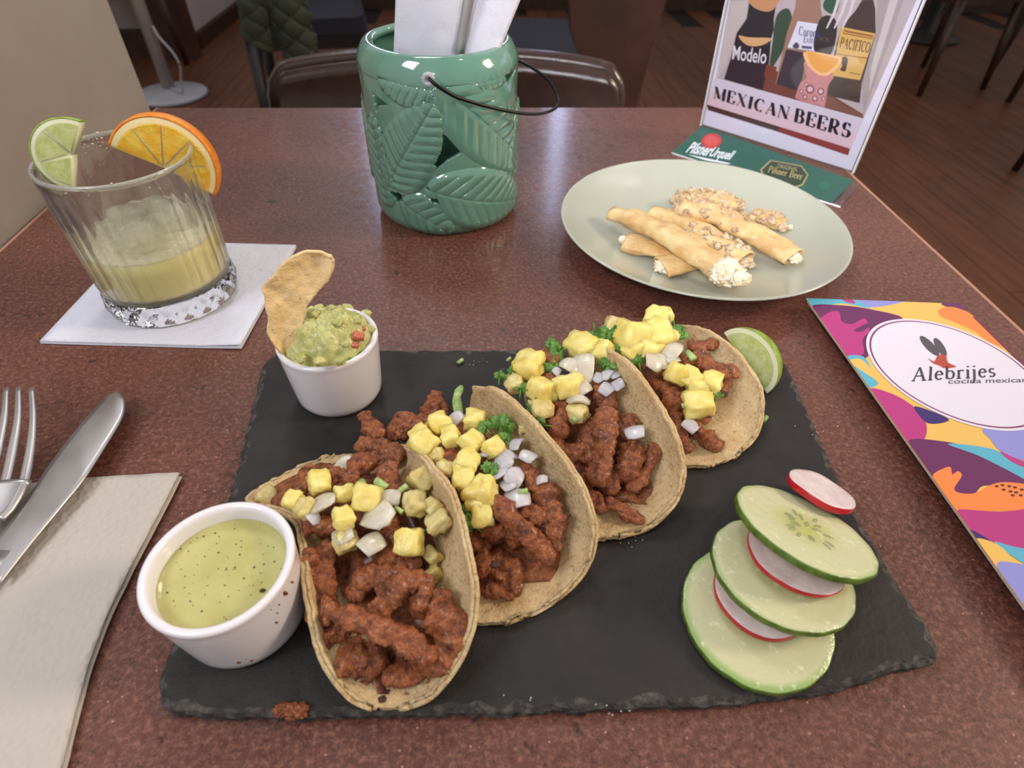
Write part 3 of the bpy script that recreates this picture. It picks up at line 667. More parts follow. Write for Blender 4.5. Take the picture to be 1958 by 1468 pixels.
T4 = taco('farthest taco of the row, lying widest open in front of a lime wedge',
 [((1290, 888, 1.0), (1318, 895, .8), (1348, 892, .8)), ((1265, 860, 1.4), (1330, 860, .75), (1402, 873, .9)), ((1240, 820, 1.8), (1330, 825, .75), (1446, 827, 1.3)),
  ((1225, 785, 2.1), (1320, 790, .75), (1458, 770, 1.9)), ((1205, 750, 2.3), (1310, 755, .75), (1447, 722, 2.5)), ((1190, 720, 2.3), (1300, 720, .75), (1417, 680, 2.9)),
  ((1180, 690, 2.2), (1290, 690, .75), (1372, 645, 3.1)), ((1190, 665, 1.9), (1275, 670, .75), (1328, 625, 3.0)), ((1230, 650, 1.3), (1255, 650, .8), (1292, 622, 2.4))],
 [(870, 1.3), (800, 1.9), (740, 2.6), (690, 3.1), (640, 3.6), (590, 3.9)],
 [((1325, 662, 2.9), (1366, 655, 2.8), .42), ((1334, 682), (1359, 702), .52), ((1354, 715), (1400, 708, 2.5), .5), ((1388, 735, 2.2), (1378, 752, 2.1), .34), ((1261, 707), (1275, 690), .5), ((1305, 683), (1312, 695), .36),
  ((1283, 751), (1285, 778), .5), ((1288, 793), (1300, 830), (1315, 858), .34), ((1330, 820), (1368, 850), .55), ((1352, 786), (1340, 800), .34), ((1256, 732), (1270, 742), .42), ((1310, 760), (1330, 800), .5), ((1180, 640, 3.0), (1200, 650, 3.0), .4)],
 [(1215, 643, 74), (1258, 638, 58), (1256, 606, 42), (1272, 603, 32), (1210, 668, 48), (1240, 664, 46), (1295, 714, 48), (1318, 722, 48), (1359, 732, 44), (1335, 738, 44), (1334, 771, 56), (1282, 642, 28)],
 [(1176, 628, 44, 3.6)], [(1285, 672, 44), (1248, 690, 52), (1286, 686, 30), (1262, 690, 40)], [(1322, 813, 36)],
 [(1290, 624, 38), (1212, 684, 34), (1222, 693, 34), (1306, 636, 28), (1370, 755, 26), (1163, 634, 34), (1186, 634, 34), (1185, 660, 28), (1200, 690, 34)],
 [(1320, 680, 26), (1462, 801, 17, .85), (1312, 776, 20), (1356, 760, 20)], seed=14, bed=(.28, .12, .64))
# ================================================================== CUPS
def cup(label, cx, cy, r, hb, ht, rb):
    T = thing('ramekin', label, 'cup', (cx, cy, hb), group='white ceramic cups on the slate board')
    prof = [(rb*.86, hb), (rb*.96, hb+.06), (rb, hb+.25)]
    for t in grid(.08, .94, 12): prof.append((rb+(r-rb)*t**.8, hb+(ht-hb)*t))
    prof += [(r, ht-.16), (r-.02, ht-.05), (r-.1, ht), (r-.2, ht), (r-.3, ht-.06), (r-.34, ht-.2)]
    ri = r-.34
    for t in grid(.9, .1, 8): prof.append(((rb-.3)+(ri-(rb-.3))*t, hb+.35+(ht-hb-.45)*t))
    prof += [(rb*.7, hb+.33), (0.001, hb+.33)]
    mk('cup_body', lathe(cx, cy, [(.001, hb)]+prof, 96), MT['ceramic'], T)
    return T
SC_ = (-9.75, 11.35); sr = 2.68; sht = 4.55
cs_ = cup('white cup of green salsa at the front left corner of the slate', SC_[0], SC_[1], sr, SH+.01, sht, 2.3)
def disc(cx, cy, r, z, n=64, rings=20, fn=None):
    V = [Vector((cx, cy, z+(fn(cx, cy) if fn else 0)))]; Fc = []
    for k in range(1, rings+1):
        for i in range(n):
            a = 2*math.pi*i/n; x, y = cx+r*k/rings*math.cos(a), cy+r*k/rings*math.sin(a)
            V.append(Vector((x, y, z+(fn(x, y) if fn else 0))))
    for i in range(n): Fc.append((0, 1+i, 1+(i+1) % n))
    for k in range(rings-1):
        for i in range(n): Fc.append((1+k*n+i, 1+(k+1)*n+i, 1+(k+1)*n+(i+1) % n, 1+k*n+(i+1) % n))
    b = len(V)
    for i in range(n):
        a = 2*math.pi*i/n; V.append(Vector((cx+r*.9*math.cos(a), cy+r*.9*math.sin(a), z-1.4)))
    for i in range(n): Fc.append((1+(rings-1)*n+i, b+i, b+(i+1) % n, 1+(rings-1)*n+(i+1) % n))
    Fc.append(tuple(b+n-1-i for i in range(n)))
    return V, Fc
sal = thing('green_salsa', 'thin pale green tomatillo salsa with dark specks filling the front cup', 'salsa', (SC_[0], SC_[1], sht-2.1))
lip = lambda x, y: .10*max(0, (math.hypot(x-SC_[0], y-SC_[1])/2.28-.9))*8*.5+.02*noise.noise(Vector((x*2, y*2, 0)))
mk('liquid', disc(SC_[0], SC_[1], 2.325, sht-.72, 80, 24, lip), MT['salsa'], sal)
specks = []
for k in range(70):
    a = random.uniform(0, 6.28); rr = 2.2*math.sqrt(random.random()); s = random.choice((.02, .03, .03, .045))
    specks.append(blob((SC_[0]+rr*math.cos(a), SC_[1]+rr*math.sin(a), sht-.71), (s, s*.8, .02), 1, .3, 1, k))
mk('herb_speck', J(*specks), flat('salsa_speck', (74, 80, 26), .5), sal, kind='stuff')
c = P(502, 1129, sht-.7); mk('sauce_drop', blob(c, (.11, .08, .03), 2, .3, 1, 3), MT['char'], sal)
sp = []
def onCup(px, py, rr):
    d = ray(px, py); o = Vector((0-SC_[0], 0-SC_[1])); A_ = d.x*d.x+d.y*d.y; B_ = 2*(o.x*d.x+o.y*d.y); C_ = o.x*o.x+o.y*o.y-rr*rr
    D_ = B_*B_-4*A_*C_
    if D_ < 0: return None
    t = (-B_-math.sqrt(D_))/(2*A_); return Vector((d.x*t, d.y*t, CH+d.z*t))
for px, py, s, rr in ((545, 1134, .14, 2.66), (559, 1113, .07, 2.67), (533, 1156, .06, 2.62), (530, 1172, .05, 2.6), (529, 1190, .07, 2.58), (517, 1165, .05, 2.62), (456, 1266, .10, 2.42), (481, 1263, .07, 2.42), (470, 1260, .04, 2.42)):
    q = onCup(px, py, rr)
    if q: sp.append(blob(q, (s*.8, s*.4, s), 2, .35, 1, px*.1))
mk('sauce_splash', J(*sp), flat('red_sauce', (126, 56, 26), .35), cs_, label='small reddish brown sauce splashes')
GC = (-8.1, 24.25); gr = 2.62; ght = 4.55
cup('white cup of guacamole at the back left corner of the slate', GC[0], GC[1], gr, SH+.01, ght, 2.28)
gu = thing('guacamole', 'chunky pale green guacamole heaped above the rim of the back cup', 'guacamole', (GC[0], GC[1], ght-2))
def gh(x, y):
    u = (x-GC[0])/2.3; v = (y-GC[1])/2.3; r = math.hypot(u, v); p = Vector((x, y, 0))
    base = 1.55*max(0, 1-r**2.6)+.25*u*max(0, 1-r)
    return base+(.34*noise.noise(p*1.5)+.22*abs(noise.noise(p*3.1+Vector((4, 0, 0))))+.07*noise.noise(p*7))*(1 if r < .96 else .4)
mk('avocado_mash', disc(GC[0], GC[1], 2.30, ght-.25, 110, 60, gh), MT['guac'], gu)
def gz(px, py):
    h = 5.0
    for _ in range(6):
        q = P(px, py, h); h = ght-.25+gh(q.x, q.y)
    return P(px, py, h)
for px, py, s in ((635, 640, .36), (600, 600, .34), (610, 590, .3), (590, 650, .3), (665, 592, .34), (700, 600, .3), (612, 690, .3), (650, 690, .3), (645, 615, .3), (680, 612, .3), (705, 630, .28), (575, 685, .26), (632, 668, .3), (660, 655, .26)):
    q = gz(px, py); mk('avocado_chunk', blob(q, (s, s*.9, s*.7), 3, .4, 1.2, px*.07, rmat(tilt=.4), .3), MT['guac'], gu)
for px, py, s in ((686, 645, .3), (680, 662, .22), (692, 632, .2)):
    q = gz(px, py); mk('tomato_piece', blob(q+Vector((0, 0, .08)), (s, s*.8, s*.7), 3, .3, 1.2, px*.07, rmat(tilt=.5), .5), MT['tomato'], gu)
for px, py, s in ((712, 636, .22), (690, 678, .24), (670, 690, .18), (640, 628, .18)):
    q = gz(px, py); mk('cilantro_piece', blob(q+Vector((0, 0, .1)), (s, s*.6, s*.25), 2, .5, 1.4, px*.07, rmat(tilt=.6)), MT['cilantro'], gu)
# tortilla chip standing in the guacamole
ol = [(499, 551), (520, 530), (540, 505), (558, 491), (583, 481), (614, 485), (634, 495), (633, 520), (625, 540), (608, 558), (594, 574), (584, 592), (580, 612), (577, 641), (571, 667), (560, 680), (545, 684), (534, 668), (520, 652), (512, 639), (511, 620), (514, 605), (508, 588), (506, 571)]
cb = P(552, 682, 4.2)
def chipP(px, py):
    t = (690-py)/200; Y = cb.y-.15+t*1.5+.35*math.sin((px-560)/38)*1.0
    return PY(px, py, Y)
cl1 = [(634, 495), (614, 485), (583, 481), (558, 491), (540, 505), (520, 530), (499, 551), (506, 571), (508, 588), (514, 605), (511, 620), (512, 639), (520, 652), (534, 668), (545, 684)]
cl2 = [(634, 496), (633, 520), (625, 540), (608, 558), (594, 574), (584, 592), (580, 612), (577, 641), (571, 667), (560, 680), (546, 684)]
def alen(pts, n_):
    pts = [Vector((a, b, 0)) for a, b in pts]; d = [0]
    for a, b in zip(pts, pts[1:]): d.append(d[-1]+(b-a).length)
    out = []; i = 0
    for k in range(n_):
        t = d[-1]*k/(n_-1)
        while i < len(d)-2 and d[i+1] < t: i += 1
        out.append(pts[i].lerp(pts[i+1], (t-d[i])/max(1e-6, d[i+1]-d[i])))
    return out
A_, B_ = alen(cl1, 60), alen(cl2, 60); G = []
for a, b in zip(A_, B_):
    row = []
    for k in grid(0, 1, 26):
        p = a.lerp(b, k); q = chipP(p.x, p.y); q.y += .13*noise.noise(q*1.1)+.06*noise.noise(q*3.2)+.22*math.sin(math.pi*k); row.append(q)
    G.append(row)
mk('tortilla_chip', sheet(G, .15), MT['chip'], label='golden corn tortilla chip standing upright in the guacamole', cat='chip')
# ================================================================== CUCUMBER AND RADISH
def slice_(name, label, cat, px, py, h, r, th, tilt, az, flesh, skin, scal=0, seeds=False, group=None, sd=0):
    c = P(px, py, h); nrm = Vector((math.sin(tilt)*math.cos(az), math.sin(tilt)*math.sin(az), math.cos(tilt)))
    e1 = Vector((math.cos(az), math.sin(az), 0)); e1 = (e1-nrm*e1.dot(nrm)).normalized(); e2 = nrm.cross(e1)
    T = thing(name, label, cat, c, group); n = 120
    def ring(rr, z):
        out = []
        for i in range(n):
            a = 2*math.pi*i/n; k = 1+(.012*abs(math.cos(a*scal/2+sd)) if scal else 0)+.02*math.sin(2*a+sd)+.008*noise.noise(Vector((math.cos(a)*3, math.sin(a)*3, sd)))
            w = .10*noise.noise(Vector((math.cos(a)*1.3*rr/r, math.sin(a)*1.3*rr/r, sd+5)))
            out.append(c+(e1*math.cos(a)+e2*math.sin(a))*rr*k+nrm*(z+w*rr/r))
        return out
    V = []; Fc = []
    V += [c+nrm*th/2]
    rs = [(r*.3, th/2), (r*.6, th/2), (r*.85, th/2), (r*.978, th/2), (r*.992, th*.42)]
    for rr, z in rs: V += ring(rr, z)
    for i in range(n): Fc.append((0, 1+i, 1+(i+1) % n))
    for k in range(len(rs)-1):
        for i in range(n): Fc.append((1+k*n+i, 1+(k+1)*n+i, 1+(k+1)*n+(i+1) % n, 1+k*n+(i+1) % n))
    b = len(V); V += ring(r*.97, -th/2); V.append(c-nrm*th/2)
    for i in range(n): Fc.append((b+(i+1) % n, b+i, b+n))
    mk('flesh', (V, Fc), flesh, T)
    V = []; Fc = []
    for rr, z in ((r*.984, th*.46), (r*.996, th*.42), (r, th*.3), (r, -th*.3), (r*.99, -th*.45), (r*.97, -th/2)): V += ring(rr, z)
    for k in range(5):
        for i in range(n): Fc.append((k*n+i, (k+1)*n+i, (k+1)*n+(i+1) % n, k*n+(i+1) % n))
    mk('skin', (V, Fc), skin, T)
    if seeds:
        for k in range(18):
            a = 2*math.pi*k/18+random.uniform(-.15, .15); rr = r*random.uniform(.12, .42)
            q = c+(e1*math.cos(a)+e2*math.sin(a))*rr+nrm*(th/2+.0)
            R3 = Matrix((e1*math.cos(a)+e2*math.sin(a), e2*math.cos(a)-e1*math.sin(a), nrm)).transposed()
            mk('seed', blob(q, (.24, .09, .045), 2, .15, 1, k, R3), MT['cuke_seed'], T)
    return T
AZ = math.radians(48)
slice_('cucumber_slice', 'bottom cucumber slice of the stack, lying flat on the slate', 'cucumber', 1445, 1174, .80, 3.02, .34, 0, AZ, MT['cuke'], MT['cuke_skin'], 16, False, 'cucumber slices in the stack', 1)
slice_('radish_slice', 'lowest radish slice, mostly hidden between bottom and middle cucumber slices', 'radish', 1456, 1136, 1.22, 1.95, .30, math.radians(4), AZ, MT['radish'], MT['radish_skin'], 0, False, 'radish slices in the stack', 2)
slice_('cucumber_slice', 'middle cucumber slice, under the half hidden radish slice', 'cucumber', 1494, 1094, 1.75, 2.86, .32, math.radians(11), AZ, MT['cuke'], MT['cuke_skin'], 16, False, 'cucumber slices in the stack', 3)
slice_('radish_slice', 'middle radish slice, peeking out below the top cucumber slice', 'radish', 1520, 1066, 2.22, 1.95, .22, math.radians(15), AZ, MT['radish'], MT['radish_skin'], 0, False, 'radish slices in the stack', 4)
slice_('cucumber_slice', 'top cucumber slice, steeply tilted and showing its seeds', 'cucumber', 1536, 1014, 2.75, 2.86, .34, math.radians(24), AZ, MT['cuke'], MT['cuke_skin'], 16, True, 'cucumber slices in the stack', 5)
slice_('radish_slice', 'topmost radish slice with thick red rim, leaning on the top cucumber slice', 'radish', 1569, 938, 2.0, 1.5, .34, math.radians(25), AZ, MT['radish'], MT['radish_skin'], 0, False, 'radish slices in the stack', 6)
# ================================================================== CRUMBS
for (px, py, r, lb) in ((541, 1356, .3, 'small reddish meat crumb at the front edge of the slate, left one of two'), (566, 1359, .36, 'larger reddish meat crumb at the front edge of the slate, right one of two')):
    mk('meat_crumb', blob(P(px, py, .62+r*.4), (r, r*.8, r*.6), 4, .7, 1.4, px), MT['meat'], label=lb, cat='crumb', group='meat crumbs on the slate')
cr_ = []
for k in range(40):
    px, py = random.choice(((905, 690), (1210, 1030), (1180, 1360), (1010, 1330), (1560, 820), (960, 668), (790, 790)))
    q = P(px+random.gauss(0, 22), py+random.gauss(0, 6), .63); cr_.append(blob(q, (.04, .035, .03), 1, .3, 1, k))
mk('fine_crumbs', J(*cr_), MT['onion'], label='fine pale crumbs scattered on the dark slate', cat='crumbs', kind='stuff')
# ================================================================== LIME WEDGE BEHIND LAST TACO
def wedge_disc(name, label, cat, c, e1, e2, nrm, r, th, a0, a1, skin, pith, flesh, segs=5, hub=.0):
    """half-moon citrus slice; angles in degrees, thickness th"""
    T = thing(name, label, cat, c)
    def pt(rr, a, z): return c+(e1*math.cos(a)+e2*math.sin(a))*rr+nrm*z
    def shell(r0, r1, z, bev):
        n = 60; V = []; Fc = []
        prof = [(r0, -z), (r1-bev, -z), (r1, -z+bev), (r1, z-bev), (r1-bev, z), (r0, z)]
        for i in range(n+1):
            a = math.radians(a0+(a1-a0)*i/n)
            for rr, zz in prof: V.append(pt(rr, a, zz))
        m_ = len(prof)
        for i in range(n):
            for j in range(m_): Fc.append((i*m_+j, (i+1)*m_+j, (i+1)*m_+(j+1) % m_, i*m_+(j+1) % m_))
        Fc.append(tuple(range(m_))); Fc.append(tuple(n*m_+m_-1-j for j in range(m_)))
        return V, Fc
    mk('peel', shell(r*.955, r, th/2, .08), skin, T)
    mk('pith', shell(.02, r*.953, th/2-.02, .02), pith, T)
    for s in range(segs):
        b0 = math.radians(a0+(a1-a0)*(s+.025)/segs); b1 = math.radians(a0+(a1-a0)*(s+.975)/segs)
        n = 12; ring = []
        pts = [(r*.09, (b0+b1)/2)]+[(r*.84-.0*abs(i), b0+(b1-b0)*i/n) for i in range(n+1)]
        poly = []
        for rr, a in pts: poly.append((rr, a))
        for side in (1, -1):
            V = [pt((rr), a, side*(th/2+.0)) for rr, a in poly]; V2 = [pt(rr*.97+.02, a, side*(th/2+.05)) for rr, a in poly]
            m_ = len(poly); Fc = [tuple(m_+i for i in range(m_))]+[(i, (i+1) % m_, m_+(i+1) % m_, m_+i) for i in range(m_)]
            mk('segment', (V+V2, Fc), flesh, T, False)
    return T
lc = P(1432, 700, 2.0); lc.y += .55; lc.x += .2
e1 = Vector((.80, -.60, 0)); e2 = Vector((.10, .13, .98)).normalized(); nn = e1.cross(e2).normalized()
lw = thing('lime_wedge', 'fresh green lime wedge behind the farthest taco', 'lime', (lc.x, lc.y, SH))
def lune(c, ex, ey, ez, r, half, n=24, m_=14, sc=1.0):
    """citrus wedge: sphere sector around axis ex, opening +-half from ey toward ez"""
    V = []; Fc = []
    for i in range(n+1):
        a = math.pi*i/n
        for j in range(m_+1):
            b = -half+2*half*j/m_
            V.append(c+ex*(-r*1.12*math.cos(a))+(ey*math.cos(b)+ez*math.sin(b))*(r*math.sin(a)))
    for i in range(n):
        for j in range(m_): Fc.append((i*(m_+1)+j, (i+1)*(m_+1)+j, (i+1)*(m_+1)+j+1, i*(m_+1)+j+1))
    return V, Fc
def cut(c, ex, ey, ez, r0, r1, b, off):
    d = ey*math.cos(b)+ez*math.sin(b); nn_ = ex.cross(d); V = []; n = 28; Fc = []
    for i in range(n+1):
        a = math.pi*i/n
        for rr in (r0, r1): V.append(c+ex*(-rr*1.12*math.cos(a))+d*(rr*math.sin(a))+nn_*off)
    for i in range(n): Fc.append((2*i, 2*i+1, 2*i+3, 2*i+2))
    if r0 < .01: pass
    return V, Fc
def citrus_wedge(T, c, ex, ey, ez, r, half, skin, pith, flesh):
    mk('peel', lune(c, ex, ey, ez, r, half), skin, T)
    for s in (1, -1):
        mk('pith', cut(c, ex, ey, ez, .001, r*.995, s*half, 0), pith, T, False)
        mk('flesh', cut(c, ex, ey, ez, .001, r*.86, s*half, s*.04), flesh, T, False)
lx = (P(1462, 742, .9)-P(1385, 634, 2.6)).normalized(); lu = Vector((.62, .40, .68)); lu = (lu-lx*lu.dot(lx)).normalized()
citrus_wedge(lw, P(1420, 700, 1.75)+Vector((.25, .3, 0)), lx, lu, lx.cross(lu), 1.9, math.radians(40), MT['lime_skin'], MT['lime_pith'], MT['lime_flesh'])
# ================================================================== DRINK
GX, GY, GH, GR = -21.05, 34.7, 9.7, 4.22
ng = thing('cocktail_napkin', 'small square white paper napkin under the drink tumbler', 'napkin', (GX, GY, 0))
nc = [P(78, 657), P(462, 668), P(567, 473), P(78, 657)+P(567, 473)-P(462, 668)]
def quad_sheet(c, nu, nv, hf, th):
    G = []
    for i in range(nu+1):
        row = []
        for j in range(nv+1):
            u, v = i/nu, j/nv
            p = (c[0]*(1-u)+c[1]*u)*(1-v)+(c[3]*(1-u)+c[2]*u)*v; p = Vector((p.x, p.y, 0)); p.z = hf(u, v, p); row.append(p)
        G.append(row)
    return sheet(G, th)
for k in range(3):
    off = Vector((random.uniform(-.05, .08), random.uniform(-.06, .06), 0))
    mk('paper_ply', quad_sheet([q+off for q in nc], 30, 30, lambda u, v, p: .08+.07*k+(.38*max(0, u-.80)**1.0*max(0, .45-v)*5 if k == 2 else .12*max(0, u-.8)*max(0, .45-v)*5), .05), MT['napkin'], ng)
ZB = .24
gl = thing('tumbler', 'short cut glass tumbler with fluted sides and diamond cut base', 'glass', (GX, GY, ZB))
def flute(r, z, a, j):
    k = .07*(abs(math.cos(a*15))-.5)*(1 if 2.4 < z < 8.3 else max(0, 1-abs(z-(2.4 if z < 5 else 8.3))/.5))
    return r+k, z
prof = [(3.98, 1.62+ZB)]+[(4.0+.22*((z-1.6)/8)**.9, z) for z in grid(1.9, 9.5, 26)]+[(GR+.0, 9.62), (GR-.05, GH), (GR-.17, GH), (GR-.24, 9.6)]+[(3.74+.20*((z-1.6)/8)**.9, z) for z in grid(9.4, 1.8, 14)]+[(3.72, 1.62+ZB)]
mk('glass_wall', lathe(GX, GY, prof, 180, flute, close=True), MT['glass_wall'], gl)
mk('glass_rim', lathe(GX, GY, [(GR-.1+.13*math.cos(a), GH+.13*math.sin(a)) for a in grid(0, 2*math.pi*.92, 12)], 90, close=True), flat('rim_glass', (240, 240, 232), .05, Transmission_Weight=.8), gl)
def dia(r, z, a, j):
    t = (z-ZB)/1.6; k = .13*(abs(((a*22/(2*math.pi)*1+t*1.0) % 1)-.5)+abs(((a*22/(2*math.pi)*1-t*1.0) % 1)-.5)-.5)
    return r+k*math.sin(math.pi*min(max(t, 0), 1))**.5, z
mk('cut_base', lathe(GX, GY, [(.01, ZB), (3.6, ZB), (3.85, ZB+.08)]+[(4.02+.12*math.sin(math.pi*t), ZB+.1+1.5*t) for t in grid(.02, .98, 12)]+[(3.95, ZB+1.62), (.01, ZB+1.45)], 220, dia), MT['glass_thick'], gl, False)
dr = thing('lime_cocktail', 'cloudy pale yellow lime cocktail half filling the tumbler', 'drink', (GX, GY, 1.9))
mk('liquid', lathe(GX, GY, [(.01, 1.78), (3.5, 1.9), (3.69, 1.95)]+[(3.70+.03*t, 2.1+2.6*t) for t in grid(0, 1, 4)]+[(3.4, 4.68), (.01, 4.62)], 80), MT['drink'], dr)
def foamz(x, y):
    u, v = (x-GX)/3.7, (y-GY)/3.7; r = math.hypot(u, v); q = Vector((x, y, 0))
    return .10+.10*noise.noise(q*1.6)+.10*abs(noise.noise(q*4))+.75*max(0, r-.72)/.28*max(0, v*.9+.15)**.7+.05*noise.noise(q*9)
mk('foam', disc(GX, GY, 3.70, 4.66, 120, 60, foamz), MT['foam'], dr)
for k, (dx, dy, s, h) in enumerate(((-1.5, .9, 1.05, 5.2), (1.1, 1.2, 1.15, 5.35), (.1, -1.3, 1.1, 5.05), (-.4, 2.4, .8, 5.4))):
    mk('ice_cube', blob((GX+dx, GY+dy, h), (s, s, s*.8), 3, .10, 1.1, k*5, rmat(tilt=.4), .8), MT['ice'],
       label=('melting clear ice cube at the left of the drink surface', 'melting clear ice cube at the right back of the drink surface', 'melting clear ice cube at the front of the drink surface', 'small melting ice cube at the far side of the drink surface')[k], cat='ice cube', group='ice cubes in the cocktail')
sa = []
for k in range(170):
    a = random.uniform(.6, 3.3) if k < 130 else random.uniform(3.2, 6.0); s = random.uniform(.03, .09)
    dz = -abs(random.gauss(0, .45)) if k % 3 else random.uniform(-.1, .12)
    rr = GR-.1 if dz > -.12 else GR-.3
    sa.append(blob((GX+rr*math.cos(a), GY+rr*math.sin(a), GH+dz+.04), (s, s, s*.9), 1, .4, 1.3, k))
mk('salt_crust', J(*sa), MT['salt'], label='grainy white salt crust clinging to the tumbler rim', cat='salt', kind='stuff')
# orange half slice
oc_ = PY(318, 318, 36.4); on = Vector((.12, -.98, .14)).normalized()
e1 = (PPL(421, 368, oc_, on)-PPL(217, 270, oc_, on)); rO = e1.length/2; e1.normalize(); e2 = on.cross(e1).normalized()
if e2.z < 0: e2 = -e2
wedge_disc('orange_slice', 'half moon orange slice perched on the right side of the tumbler rim', 'orange', oc_, e1, e2, e1.cross(e2), rO, .9, -4, 184, MT['orange_skin'], MT['orange_pith'], MT['orange_flesh'], 5)
wc = PY(143, 296, 33.4); wn = Vector((.30, -.90, .32)).normalized()
e1 = (PPL(150, 236, wc, wn)-PPL(136, 356, wc, wn)); rL = e1.length/2; e1.normalize(); e2 = wn.cross(e1).normalized()
if e2.x > 0: e2 = -e2
wedge_disc('lime_wedge', 'lime wedge perched on the left side of the tumbler rim', 'lime', wc, e1, e2, e1.cross(e2), rL*1.12, 1.1, -6, 186, MT['lime_skin'], MT['lime_pith'], MT['lime_flesh'], 3)
# ================================================================== LEFT NAPKIN AND CUTLERY
def wav(u, v, p): return .22+.16*noise.noise(p*.25)+.05*noise.noise(p*1.1)
q0 = P(342, 918); q1 = P(325, 985)
nb = [(-33.5, 18.2), (-15.2, 18.75), (-14.7, 4.0), (-33, 3.4)]
def napk(off, th, grow):
    G = []
    for i in range(61):
        row = []
        for j in range(51):
            u, v = i/60, j/50
            p = (Vector(nb[0])*(1-u)+Vector(nb[1])*u)*(1-v)+(Vector(nb[3])*(1-u)+Vector(nb[2])*u)*v
            x = p.x+.12*math.sin(v*7)*u-.55*math.sin(min(1, v*1.2)*math.pi)*u+grow*u; y = p.y+.10*math.sin(u*9)*(1-v)-grow
            q = Vector((x, y, 0)); q.z = off+.14*noise.noise(q*.22)+.05*noise.noise(q*.9)+.25*max(0, u-.86)*2; row.append(q)
        G.append(row)
    return sheet(G, -th)
ld = thing('paper_napkin', 'large folded off white embossed paper napkin under the knife and fork', 'napkin', (-24, 11, 0))
mk('paper_ply', napk(.34, .07, 0), MT['napkin2'], ld); mk('paper_ply', napk(.22, .07, -.12), MT['napkin2'], ld); mk('paper_ply', napk(.10, .06, .06), MT['napkin2'], ld)
# knife
kz = .62
L1 = [(0, 1030), (50, 960), (105, 878), (150, 820), (183, 782), (203, 762), (213, 756)]; R1 = [(0, 1119), (60, 1042), (121, 968), (160, 920), (199, 860), (235, 799), (239, 768)]
G = []
for k in grid(0, 1, 40):
    a, b = cr1([Vector((x, y, 0)) for x, y in L1], k), cr1([Vector((x, y, 0)) for x, y in R1], k)
    h = .62+.38*min(k*2, 1)-.35*max(0, k-.5)
    row = []
    for j in range(9):
        t = j/8; q = a.lerp(b, t); p = P(q.x, q.y, h); p.z = h+.07*(1-(2*t-1)**2); row.append(p)
    G.append(row)
# rounded tip
tip = P(226, 750, .7)
row = [G[-1][j].lerp(tip, .8)for j in range(9)]; G.append([G[-1][j].lerp(tip, .45) for j in range(9)]); G.append(row)
kn = thing('table_knife', 'stainless steel table knife lying across the left napkin', 'knife', (P(60, 1000, .5).x, P(60, 1000, .5).y, .5))
mk('blade', sheet(G, .09), MT['steel'], kn)
b0 = (P(0, 1030, .62)+P(0, 1119, .62))/2; dirk = (b0-P(222, 757, .62)).normalized()
mk('handle', tube([b0-dirk*.4+Vector((0, 0, .0)), b0+dirk*.6, b0+dirk*3, b0+dirk*7, b0+dirk*10.5, b0+dirk*11], [.55, .38, .42, .62, .72, .3], 20, flatf=.5), MT['steel'], kn)
# fork
fk = thing('table_fork', 'stainless steel four tined fork lying left of the knife', 'fork', (P(0, 960, .5).x, P(0, 960, .5).y, .5))
def tine(pts):
    c = crv([P(*q) for q in pts], 6); n_ = len(c)
    return tube(c, [.13+.10*min(1, i/(n_*.5)) for i in range(n_)], 10, flatf=.6)
for pts in ([(60, 742, 1.9), (63, 800, 1.75), (58, 860, 1.5), (44, 925, 1.2), (22, 968, 1.0), (0, 992, .95)], [(35, 742, 1.9), (34, 800, 1.75), (24, 860, 1.5), (12, 915, 1.25), (0, 950, 1.1)],
            [(12, 742, 1.9), (8, 800, 1.75), (-4, 860, 1.5), (-18, 915, 1.25), (-26, 950, 1.1)], [(-12, 744, 1.9), (-20, 800, 1.75), (-36, 860, 1.5), (-46, 910, 1.3), (-46, 950, 1.1)]):
    mk('tine', tine(pts), MT['steel'], fk)
ft = [P(*q) for q in ((4, 925, 1.2), (-8, 960, 1.02), (-22, 990, .92), (-44, 1020, .85), (-62, 1045, .8), (-90, 1090, .78), (-170, 1210, .9), (-330, 1460, 1.0), (-420, 1600, .8))]
c = crv(ft, 5); mk('handle', tube(c, [.95*(1-min(1, i/14))+.33+.25*max(0, i-25)/15 for i in range(len(c))], 18, flatf=.28), MT['steel'], fk)
# ================================================================== GREEN BUCKET
BX, BY, BR, BH = -2.75, 48.1, 5.62, 12.45
def onB(px, py):
    d = ray(px, py); ox, oy = -BX, -BY; A_ = d.x*d.x+d.y*d.y; B_ = 2*(ox*d.x+oy*d.y); C_ = ox*ox+oy*oy-BR*BR
    D_ = max(0, B_*B_-4*A_*C_); t = (-B_-math.sqrt(D_))/(2*A_); x, y, z = d.x*t, d.y*t, CH+d.z*t
    a = math.atan2(x-BX, -(y-BY))          # 0 faces the camera, positive to the right
    return (a*BR, z)
def Z3(x, y): return onB(480+x/2.576, y/2.576)
leaves = []   # tip, base, halfwidth left, halfwidth right, height, vein count
def leaf(a, b, wl, wr, h, nv): leaves.append((Vector(a), Vector(b), wl, wr, h, nv))
leaf(Z3(1300, 965), Z3(880, 925), 1.9, 1.7, .34, 11)        # lower right
leaf(Z3(905, 500), Z3(690, 930), 1.6, 1.7, .28, 11)         # centre left
leaf(Z3(1290, 800), Z3(915, 400), 1.5, 1.9, .20, 11)        # upper right diagonal
leaf(Z3(985, 1130), Z3(760, 985), 1.3, 1.1, .32, 5)         # bottom centre
leaf(Z3(610, 560), Z3(690, 1000), 1.4, 1.2, .26, 9)         # left
leaf(Z3(640, 380), Z3(905, 440), 1.0, 1.3, .22, 7)          # top left
leaf(Z3(1270, 330), Z3(960, 345), .8, .9, .16, 9)           # top right
